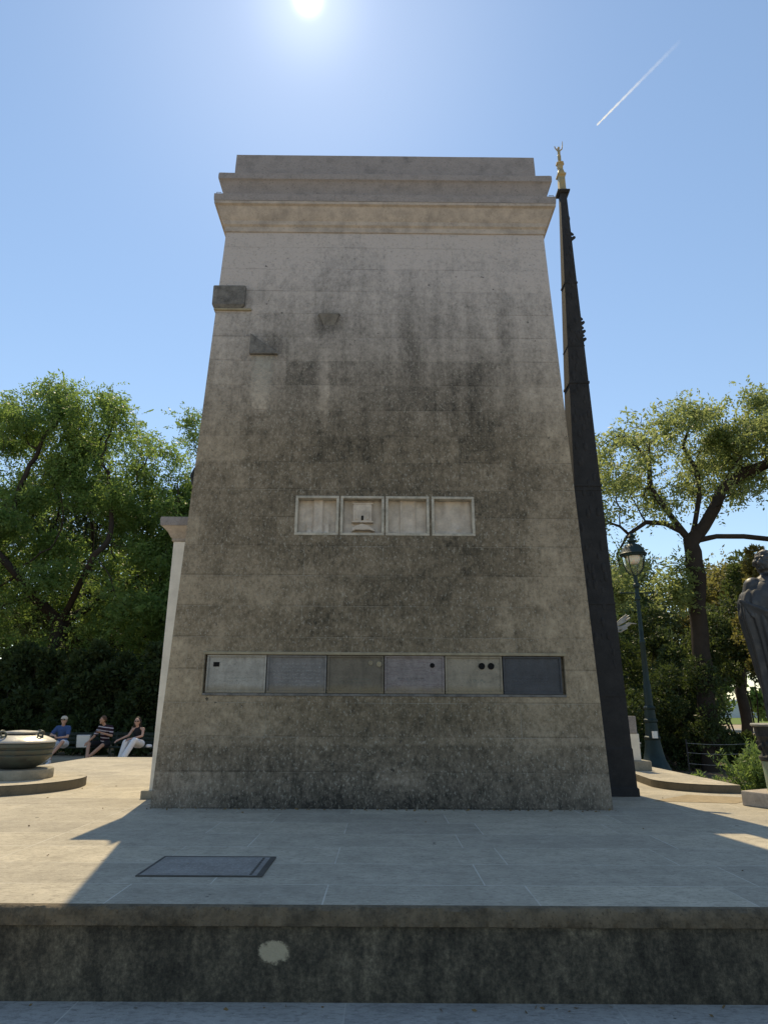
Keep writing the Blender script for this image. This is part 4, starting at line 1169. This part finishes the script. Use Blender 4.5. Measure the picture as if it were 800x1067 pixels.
# fresh green bush by the slab edge
def upright_bush(name, label, base, n, h, mat, sd):
    r2 = np.random.default_rng(sd)
    root = empty(name, base, 0, label, 'bush')
    bm = NB(); C = []; D = []
    for k in range(n):
        a_ = r2.uniform(0, 2*PI); q = r2.uniform(0,.28); b0 = np.array([q*math.cos(a_), q*math.sin(a_), 0]); hh = h*r2.uniform(.5,1.0)*(1-.5*q)
        tp = b0+np.array([math.cos(a_)*q*1.5+r2.normal()*.06, math.sin(a_)*q*1.5+r2.normal()*.06, hh])
        mid_ = (b0+tp)/2+r2.normal(size=3)*.02
        tube(bm, [tuple(b0), tuple(mid_), tuple(tp)], [.007,.005,.003], 4)
        m = 62
        t_ = r2.uniform(.12,1,m)[:,None]; p = b0*(1-t_)+tp*t_+r2.normal(size=(m,3))*.018
        d = r2.normal(size=(m,3)); d[:,2] = abs(d[:,2])*.6+.35
        C.append(p); D.append(d)
    obj('stems', bm, M['leafE'], root)
    leaves_mesh('foliage', np.vstack(C), np.vstack(D), .085, .022, mat, root)
upright_bush('leafy_bush', 'bright fresh green bush beside the raised slab on the right', (6.25, 11.6, -.44), 110, 1.15, M['leafE'], 4)
upright_bush('leafy_bush', 'second smaller fresh green bush behind the statue pedestal', (6.95, 12.3, -.44), 60, .9, M['leafE'], 5)
upright_bush('leafy_bush', 'low fresh green tuft left of the bright bush', (5.55, 12.6, -.44), 30, .5, M['leafE'], 6)

# farther trees on the right
def far_tree(label, base, h, mat, sd, nl=30000, r=.25):
    tr = poly((0,0,0),(.1,0,h*.42),8,.05); n0 = len(tr)
    g = [(tr,-1)]+[([(math.cos(k*1.6)*.5,math.sin(k*1.6)*.5,h*.47),(math.cos(k*1.6)*1.1,math.sin(k*1.6)*1.1,h*.54)], n0-1) for k in range(4)]
    return tree('park_tree', label, 'tree', base, g, [(0,0,h*.68,h*.26,h*.24,h*.28),(h*.10,0,h*.50,h*.22,h*.2,h*.14)], 260, nl, .2, mat, r, 'park trees beyond the shrubs', step=.5, kill=.9, spread=.4)
far_tree('dark trunked park tree beyond the shrubs, nearest the statue', (17.2, 33, -.46), 9.5, M['leafD'], 1)
far_tree('green park tree beyond the shrubs, right of the dark trunk', (21.5, 37, -.46), 10, M['leafF'], 2)
far_tree('far park tree behind the lamp post', (11.6, 33, -.46), 9.8, M['leafF'], 3)
far_tree('far park tree between obelisk and lamp post', (9.0, 30, -.46), 9.0, M['leafB'], 4)
bm = NB(); 
for k in range(9):
    box(bm, 60+k*13, 72.8+k*13, 210, 222, -.46, 4.6+(k % 3)*.5)
tag(obj('pale_building', bm, simple('pale_render', (.55,.56,.58), .8)), 'long pale low building far beyond the lawn', 'building')

# ------------------------------------------------------------------ benches and people
def bench(loc, rz, label):
    b = empty('park_bench', loc, rz, label, 'bench', 'green park benches under the trees')
    bm = NB()
    for k in range(4): box(bm, -.95, .95, -.22+k*.115, -.12+k*.115, .41, .44)
    obj('seat', bm, M['benchgreen'], b, bevel=.006)
    bm = NB()
    for k in range(3): box(bm, -.95, .95, .26+k*.02, .285+k*.02, .52+k*.12, .61+k*.12)
    obj('backrest', bm, M['benchgreen'], b, bevel=.006)
    for s in (-.8, .8):
        bm = NB(); tube(bm, [(s,-.22,0),(s,-.18,.4),(s,.22,.4),(s,.33,.88)], .022, 8); tube(bm, [(s,.28,0),(s,.2,.4)], .022, 8); obj('leg', bm, M['benchgreen'], b)
    return b
GZ = -.46
bench((-9.75, 21.4, GZ), R(2), 'dark green bench under the man in blue and the white box')
bench((-7.55, 21.7, GZ), R(0), 'dark green bench under the woman in white trousers')

def hand(bm, w, d, s):
    """palm with five curled fingers. w wrist, d direction"""
    w = Vector(w); d = Vector(d).normalized(); sd = d.cross(Vector((0,0,1))).normalized()*s; dn = Vector((0,0,-1))
    pc = w+d*.045; cap(bm, w, .024, pc+d*.02, .03, 8)
    for k, ln_ in enumerate((.060,.068,.064,.050)):
        r0 = pc+d*.035+sd*(.027-.018*k); r1 = r0+d*ln_*.6+dn*.012; r2_ = r1+d*ln_*.35+dn*.028
        cap(bm, r0, .0095, r1, .009, 6); cap(bm, r1, .009, r2_, .0075, 6)
    t0 = w+d*.03+sd*.028; t1 = t0+d*.03+sd*.026; cap(bm, t0, .012, t1, .010, 6); cap(bm, t1, .010, t1+d*.03+dn*.01, .008, 6)

def person(loc, rz, label, J, skin, top, bottom, shoe, hair, sleeves=.5, longlegs=False, cap_mat=None, glasses=True, longhair=False, female=False, phone=None):
    p = empty('person', loc, rz, label, 'person')
    k = .93 if female else 1.0
    bm = NB()
    v = lambda a: Vector(a)
    hip, chest, neck, head = v(J['hip']), v(J['chest']), v(J['neck']), v(J['head'])
    cap(bm, hip, .12*k, (hip+chest)/2, .115*k); cap(bm, (hip+chest)/2, .11*k, chest, .13*k)
    cap(bm, chest, .07, neck, .05*k); cap(bm, neck, .05*k, head-Vector((0,0,.06)), .05*k)
    sh = [chest+Vector((s*.165*k,0,.075)) for s in (-1,1)]
    cap(bm, chest+Vector((0,0,.05)), .10*k, sh[0], .055*k); cap(bm, chest+Vector((0,0,.05)), .10*k, sh[1], .055*k)
    hd = [v(J['el'][0]), v(J['el'][1])], [v(J['wr'][0]), v(J['wr'][1])]
    for i in (0, 1):
        cap(bm, sh[i], .050*k, hd[0][i], .038*k); cap(bm, hd[0][i], .038*k, hd[1][i], .025*k)
        d = hd[1][i]-hd[0][i]; hand(bm, hd[1][i], d, 1 if i == 0 else -1)
        hp = hip+Vector(((-1,1)[i]*.09,0,0)); kn, an = v(J['kn'][i]), v(J['an'][i])
        cap(bm, hp, .088*k, kn, .055*k); cap(bm, kn, .054*k, kn*.6+an*.4+Vector((0,.015,0)), .052*k); cap(bm, kn*.6+an*.4+Vector((0,.015,0)), .052*k, an, .035*k)
    ball(bm, head, .098, 16, (.80,.98,1.18))
    f = Matrix.Rotation(J.get('look', 0), 3, 'Z')
    def hf(a): return head+f @ Vector(a)
    cap(bm, hf((0,-.095,.012)), .010, hf((0,-.112,-.018)), .014, 6)
    cap(bm, hf((-.022,-.088,-.052)), .008, hf((.022,-.088,-.052)), .008, 6)
    ball(bm, hf((0,-.065,-.088)), .03, 8)
    for s in (-1, 1): ball(bm, hf((s*.08,.0,-.005)), .02, 8, (.5,1,1.4)); ball(bm, hf((s*.032,-.084,.016)), .012, 8)
    b = obj('body', bm, skin, p); remesh(b, .0095, 2)
    # top
    bm = NB()
    cap(bm, hip+Vector((0,0,.03)), .138*k, (hip+chest)/2, .130*k); cap(bm, (hip+chest)/2, .130*k, chest, .148*k); cap(bm, chest+Vector((0,0,.05)), .115*k, chest+Vector((0,0,.07)), .10*k)
    for i in (0, 1):
        if sleeves > 0:
            cap(bm, chest+Vector((0,0,.05)), .115*k, sh[i], .07*k); e = sh[i].lerp(hd[0][i], sleeves*1.4 if sleeves < .7 else 1); cap(bm, sh[i], .070*k, e, .060*k)
        else: cap(bm, chest, .12*k, sh[i]-Vector(((-1,1)[i]*.055,0,0)), .05*k)
    o = obj('shirt', bm, top, p); remesh(o, .013, 3)
    bm = NB()
    for i in (0, 1):
        hp = hip+Vector(((-1,1)[i]*.09,0,0)); kn, an = v(J['kn'][i]), v(J['an'][i])
        if longlegs: cap(bm, hp, .11, kn, .085); cap(bm, kn, .085, an+Vector((0,0,.02)), .085)
        else: cap(bm, hp, .112, hp.lerp(kn,.82), .082)
    cap(bm, hip-Vector((.05,0,0)), .13, hip+Vector((.05,0,0)), .13)
    o = obj('trousers' if longlegs else 'shorts', bm, bottom, p); remesh(o, .013, 3)
    for i in (0, 1):
        an = v(J['an'][i]); td = f @ Vector((0,-1,0)) if False else Vector((J.get('toe',(0,0))[i],-1,-.28)).normalized()
        bm = NB(); cap(bm, an+Vector((0,.03,-.045)), .042, an+td*.15+Vector((0,0,-.035)), .038, 10); cap(bm, an, .045, an+Vector((0,0,-.03)), .045, 10)
        o = obj('shoe', bm, shoe, p); remesh(o, .01, 2)
    # hair
    bm = NB()
    ball(bm, head+f @ Vector((0,.018,.022)), .106, 16, (.86,.95,1.10))
    if longhair:
        for s in (-1,0,1): cap(bm, hf((s*.06,.06,.0)), .055, hf((s*.085,.06,-.26)), .04)
    bmesh.ops.bisect_plane(bm, geom=bm.verts[:]+bm.edges[:]+bm.faces[:], plane_co=hf((0,-.045,.03)), plane_no=f @ Vector((0,-.75,-.35)) , clear_outer=True) if not longhair else None
    if not longhair: bmesh.ops.holes_fill(bm, edges=[e for e in bm.edges if e.is_boundary])
    else: pass
    o = obj('hair', bm, hair, p, sm=60)
    if longhair: remesh(o, .012, 2)
    if longhair: o.location = (0, .028, .012)
    if cap_mat:
        bm = NB(); ball(bm, hf((0,.005,.05)), .108, 16, (.88,1,.78)); cap(bm, hf((-.04,-.09,.055)), .012, hf((-.035,-.165,.045)), .01, 8); cap(bm, hf((.04,-.09,.055)), .012, hf((.035,-.165,.045)), .01, 8); cap(bm, hf((0,-.09,.06)), .014, hf((0,-.175,.047)), .012, 8)
        o = obj('cap', bm, cap_mat, p); remesh(o, .01, 3)
    if glasses:
        bm = NB()
        for s in (-1,1): ball(bm, hf((s*.034,-.093,.016)), .026, 10, (1,.45,.75)); tube(bm, [hf((s*.06,-.085,.018)), hf((s*.082,.0,.012))], .004, 6)
        tube(bm, [hf((-.02,-.1,.02)), hf((.02,-.1,.02))], .004, 6); obj('sunglasses', bm, M['black'], p, sm=60)
    return p

person((-9.62, 20.95, GZ), 0, 'seated man in light cap, sunglasses and blue shirt, left of the white box', dict(
    hip=(0,.12,.55), chest=(.0,.06,.93), neck=(.01,.02,1.08), head=(.03,-.02,1.225),
    el=[(-.27,-.10,.80),(.24,-.12,.76)], wr=[(-.08,-.30,.80),(.05,-.30,.74)],
    kn=[(-.06,-.38,.50),(.22,-.36,.62)], an=[(-.05,-.42,.10),(-.02,-.55,.22)], look=R(5)),
    M['skin'], M['blue'], M['white'], M['white'], M['hair_brown'], .5, False, M['beige'])
person((-8.58, 21.25, GZ), 0, 'seated man in dark striped shirt and black shorts, head turned left', dict(
    hip=(.10,.12,.55), chest=(.12,.06,.94), neck=(.08,.03,1.09), head=(.03,.0,1.235),
    el=[(-.12,-.16,.76),(.38,-.10,.78)], wr=[(-.20,-.34,.62),(.10,-.24,.88)],
    kn=[(-.18,-.34,.55),(.24,-.36,.52)], an=[(-.02,-.74,.12),(-.10,-.66,.12)], look=R(-35)),
    M['skin_tan'], M['striped'], M['black'], M['black'], M['hair_brown'], .55, False, None, False)
person((-7.58, 21.3, GZ), 0, 'seated woman with long dark hair, black top and white trousers', dict(
    hip=(.12,.12,.55), chest=(.10,.05,.90), neck=(.08,.01,1.05), head=(.07,-.02,1.19),
    el=[(-.10,-.14,.80),(.30,-.12,.78)], wr=[(-.30,-.36,.68),(.02,-.34,.70)],
    kn=[(-.10,-.36,.60),(.16,-.36,.66)], an=[(-.18,-.42,.12),(-.02,-.56,.20)], look=R(10)),
    M['skin'], M['black'], M['white'], M['white'], M['hair_dark'], 0, True, None, True, True, True)
person((90.5, 118, GZ), R(10), 'tiny far seated person in dark clothes on the lawn beyond the trees', dict(
    hip=(0,.12,.35), chest=(.0,.06,.80), neck=(.01,.02,.98), head=(.03,-.02,1.15),
    el=[(-.30,-.10,.60),(.30,-.12,.56)], wr=[(-.18,-.30,.50),(.15,-.30,.50)],
    kn=[(-.20,-.38,.60),(.22,-.36,.60)], an=[(-.15,-.52,.10),(.12,-.55,.10)]),
    M['hair_dark'], M['black'], M['black'], M['black'], M['hair_dark'], .6, True, None, False)

# white carrier box on the bench with card folds, and small things
wb = empty('white_box', (-9.08, 21.28, GZ+.442), R(14), 'white card box standing on the bench between the two men', 'box')
bm = NB(); sqloft(bm, [[(-.17,-.10,0),(.17,-.10,0),(.17,.10,0),(-.17,.10,0)],[(-.19,-.11,.34),(.19,-.11,.34),(.19,.11,.34),(-.19,.11,.34)]]); obj('carton', bm, M['whitebox'], wb, bevel=.008)
bm = NB(); box(bm, -.195, .195, -.115, .0, .341, .349); box(bm, -.195, .195, .002, .115, .341, .353); obj('flap', bm, M['white'], wb)
bm = NB(); lathe(bm, [(.085,0),(.10,.03),(.08,.07),(.03,.085)], seg=14, f=lambda r,z,t: r*(1+.15*math.sin(3*t))); o = obj('crumpled_bag', bm, M['white'], None, sm=50, loc=(-7.18,21.55,GZ+.442)); tag(o, 'small crumpled white bag on the bench right of the woman', 'bag')
bt = empty('drink_bottle', (-6.93, 21.55, GZ+.442), 0, 'small brown drink bottle on the bench right of the woman', 'bottle')
bm = NB(); lathe(bm, [(.036,0),(.04,.01),(.04,.15),(.018,.20),(.016,.22)], seg=14); obj('glass', bm, M['orangebox'], bt, sm=40)
bm = NB(); lathe(bm, [(.019,.221),(.019,.245)], seg=12); obj('lid', bm, M['white'], bt)

# ------------------------------------------------------------------ vapour trail, high up
def ray(px, py):
    th = R(16.7); u = (px-400)/690; v = (533-py)/690
    return np.array([u, math.cos(th)-v*math.sin(th), math.sin(th)+v*math.cos(th)])
a = ray(619.5,128.5); b = ray(706,40); A_ = a*3200/a[2]; B_ = b*3200/b[2]
bm = NB(); n = 40
pts = [tuple(A_+(B_-A_)*i/n) for i in range(n+1)]
tube(bm, pts, [5.0+8*(i/n) + 1.5*math.sin(i*1.9) for i in range(n+1)], 12, False)
t = NT('vapour')
for nd in (t.bsdf,): t.n.remove(nd)
x, y, z = t.sep(t.tc.outputs['Generated'])
lw = t.add('ShaderNodeLayerWeight'); lw.inputs[0].default_value = .5
fc = t.ramp(lw.outputs['Facing'], [(.0, 1.), (.9, 0.)])
al = t.ramp(x, [(0, .55), (.05, .9), (.3, .42), (.6, .13), (1, 0.)])
al = t.math('MULTIPLY', al, fc); al = t.math('MULTIPLY', al, t.ramp(t.noise(.01, 4), [(.25,.6),(.6,1.)]))
df = t.add('ShaderNodeBsdfTranslucent'); df.inputs[0].default_value = (.95,.95,.95,1)
d2 = t.add('ShaderNodeBsdfDiffuse'); d2.inputs[0].default_value = (.95,.95,.95,1)
m0 = t.add('ShaderNodeMixShader'); m0.inputs[0].default_value = .75; t.link(d2.outputs[0], m0.inputs[1]); t.link(df.outputs[0], m0.inputs[2])
tp = t.add('ShaderNodeBsdfTransparent'); mx = t.add('ShaderNodeMixShader'); t.link(al, mx.inputs[0]); t.link(tp.outputs[0], mx.inputs[1]); t.link(m0.outputs[0], mx.inputs[2]); t.link(mx.outputs[0], t.out.inputs[0])
ct = obj('vapour_trail', bm, t.m, sm=60); tag(ct, 'short white aircraft vapour trail in the blue sky, upper right', 'vapour trail')

# ------------------------------------------------------------------ light
sd = Vector((-.119, .737, 1.032)).normalized()
el = math.asin(sd.z); az = math.atan2(sd.x, sd.y)
L = bpy.data.lights.new('sun', 'SUN'); L.energy = 5.0; L.angle = R(.53); L.color = (1, .82, .52)
lo = bpy.data.objects.new('sun', L); COL.objects.link(lo); lo.rotation_euler = sd.to_track_quat('Z', 'Y').to_euler()
w = bpy.data.worlds.new('World'); S.world = w; w.use_nodes = True
nt_ = w.node_tree; nn = nt_.nodes; ll = nt_.links
bg = nn['Background']
sky = nn.new('ShaderNodeTexSky'); sky.sky_type = 'NISHITA'; sky.sun_disc = False
sky.sun_elevation = el; sky.sun_rotation = az; sky.air_density = 1.25; sky.dust_density = .05; sky.ozone_density = 1.4
tc = nn.new('ShaderNodeTexCoord')
dot = nn.new('ShaderNodeVectorMath'); dot.operation = 'DOT_PRODUCT'; dot.inputs[1].default_value = sd
ll.new(tc.outputs['Generated'], dot.inputs[0])
def wm(op, a, b):
    m = nn.new('ShaderNodeMath'); m.operation = op
    for i, q in enumerate((a, b)):
        if isinstance(q, bpy.types.NodeSocket): ll.new(q, m.inputs[i])
        else: m.inputs[i].default_value = q
    return m.outputs[0]
dm = wm('MAXIMUM', dot.outputs['Value'], 0.)
g1 = wm('MULTIPLY', wm('POWER', dm, 16000.), 20.)
g2 = wm('MULTIPLY', wm('POWER', dm, 600.), 2.2)
g3 = wm('MULTIPLY', wm('POWER', dm, 40.), 1.3)
gs = wm('ADD', wm('ADD', g1, g2), g3)
add = nn.new('ShaderNodeMix'); add.data_type = 'RGBA'; add.blend_type = 'ADD'; add.inputs[0].default_value = 1
cmb = nn.new('ShaderNodeCombineColor')
for i, q in enumerate((1., .97, .93)): ll.new(wm('MULTIPLY', gs, q), cmb.inputs[i])
ll.new(sky.outputs[0], add.inputs[6]); ll.new(cmb.outputs[0], add.inputs[7])
hz = nn.new('ShaderNodeMix'); hz.data_type = 'RGBA'; hz.blend_type = 'ADD'; hz.inputs[0].default_value = 1
hz.inputs[7].default_value = (.48, .68, .84, 1)      # thin summer haze over the whole sky
ll.new(add.outputs[2], hz.inputs[6]); ll.new(hz.outputs[2], bg.inputs[0]); bg.inputs[1].default_value = .13

# ------------------------------------------------------------------ camera
cd = bpy.data.cameras.new('camera'); co = bpy.data.objects.new('camera', cd); COL.objects.link(co)
cd.sensor_fit = 'VERTICAL'; cd.sensor_height = 36; cd.sensor_width = 27; cd.lens = 36*690/1067
co.location = (0, 0, 1.09); co.rotation_euler = (Matrix.Rotation(R(90+16.7),3,'X') @ Matrix.Rotation(R(.3),3,'Z')).to_euler()
cd.clip_start = .05; cd.clip_end = 20000
S.camera = co
S.view_settings.view_transform = 'Standard'; S.view_settings.look = 'None'; S.view_settings.gamma = 1; S.view_settings.exposure = 0.0
S.view_settings.use_curve_mapping = False
S.render.engine = 'CYCLES'
S.cycles.transparent_max_bounces = 12
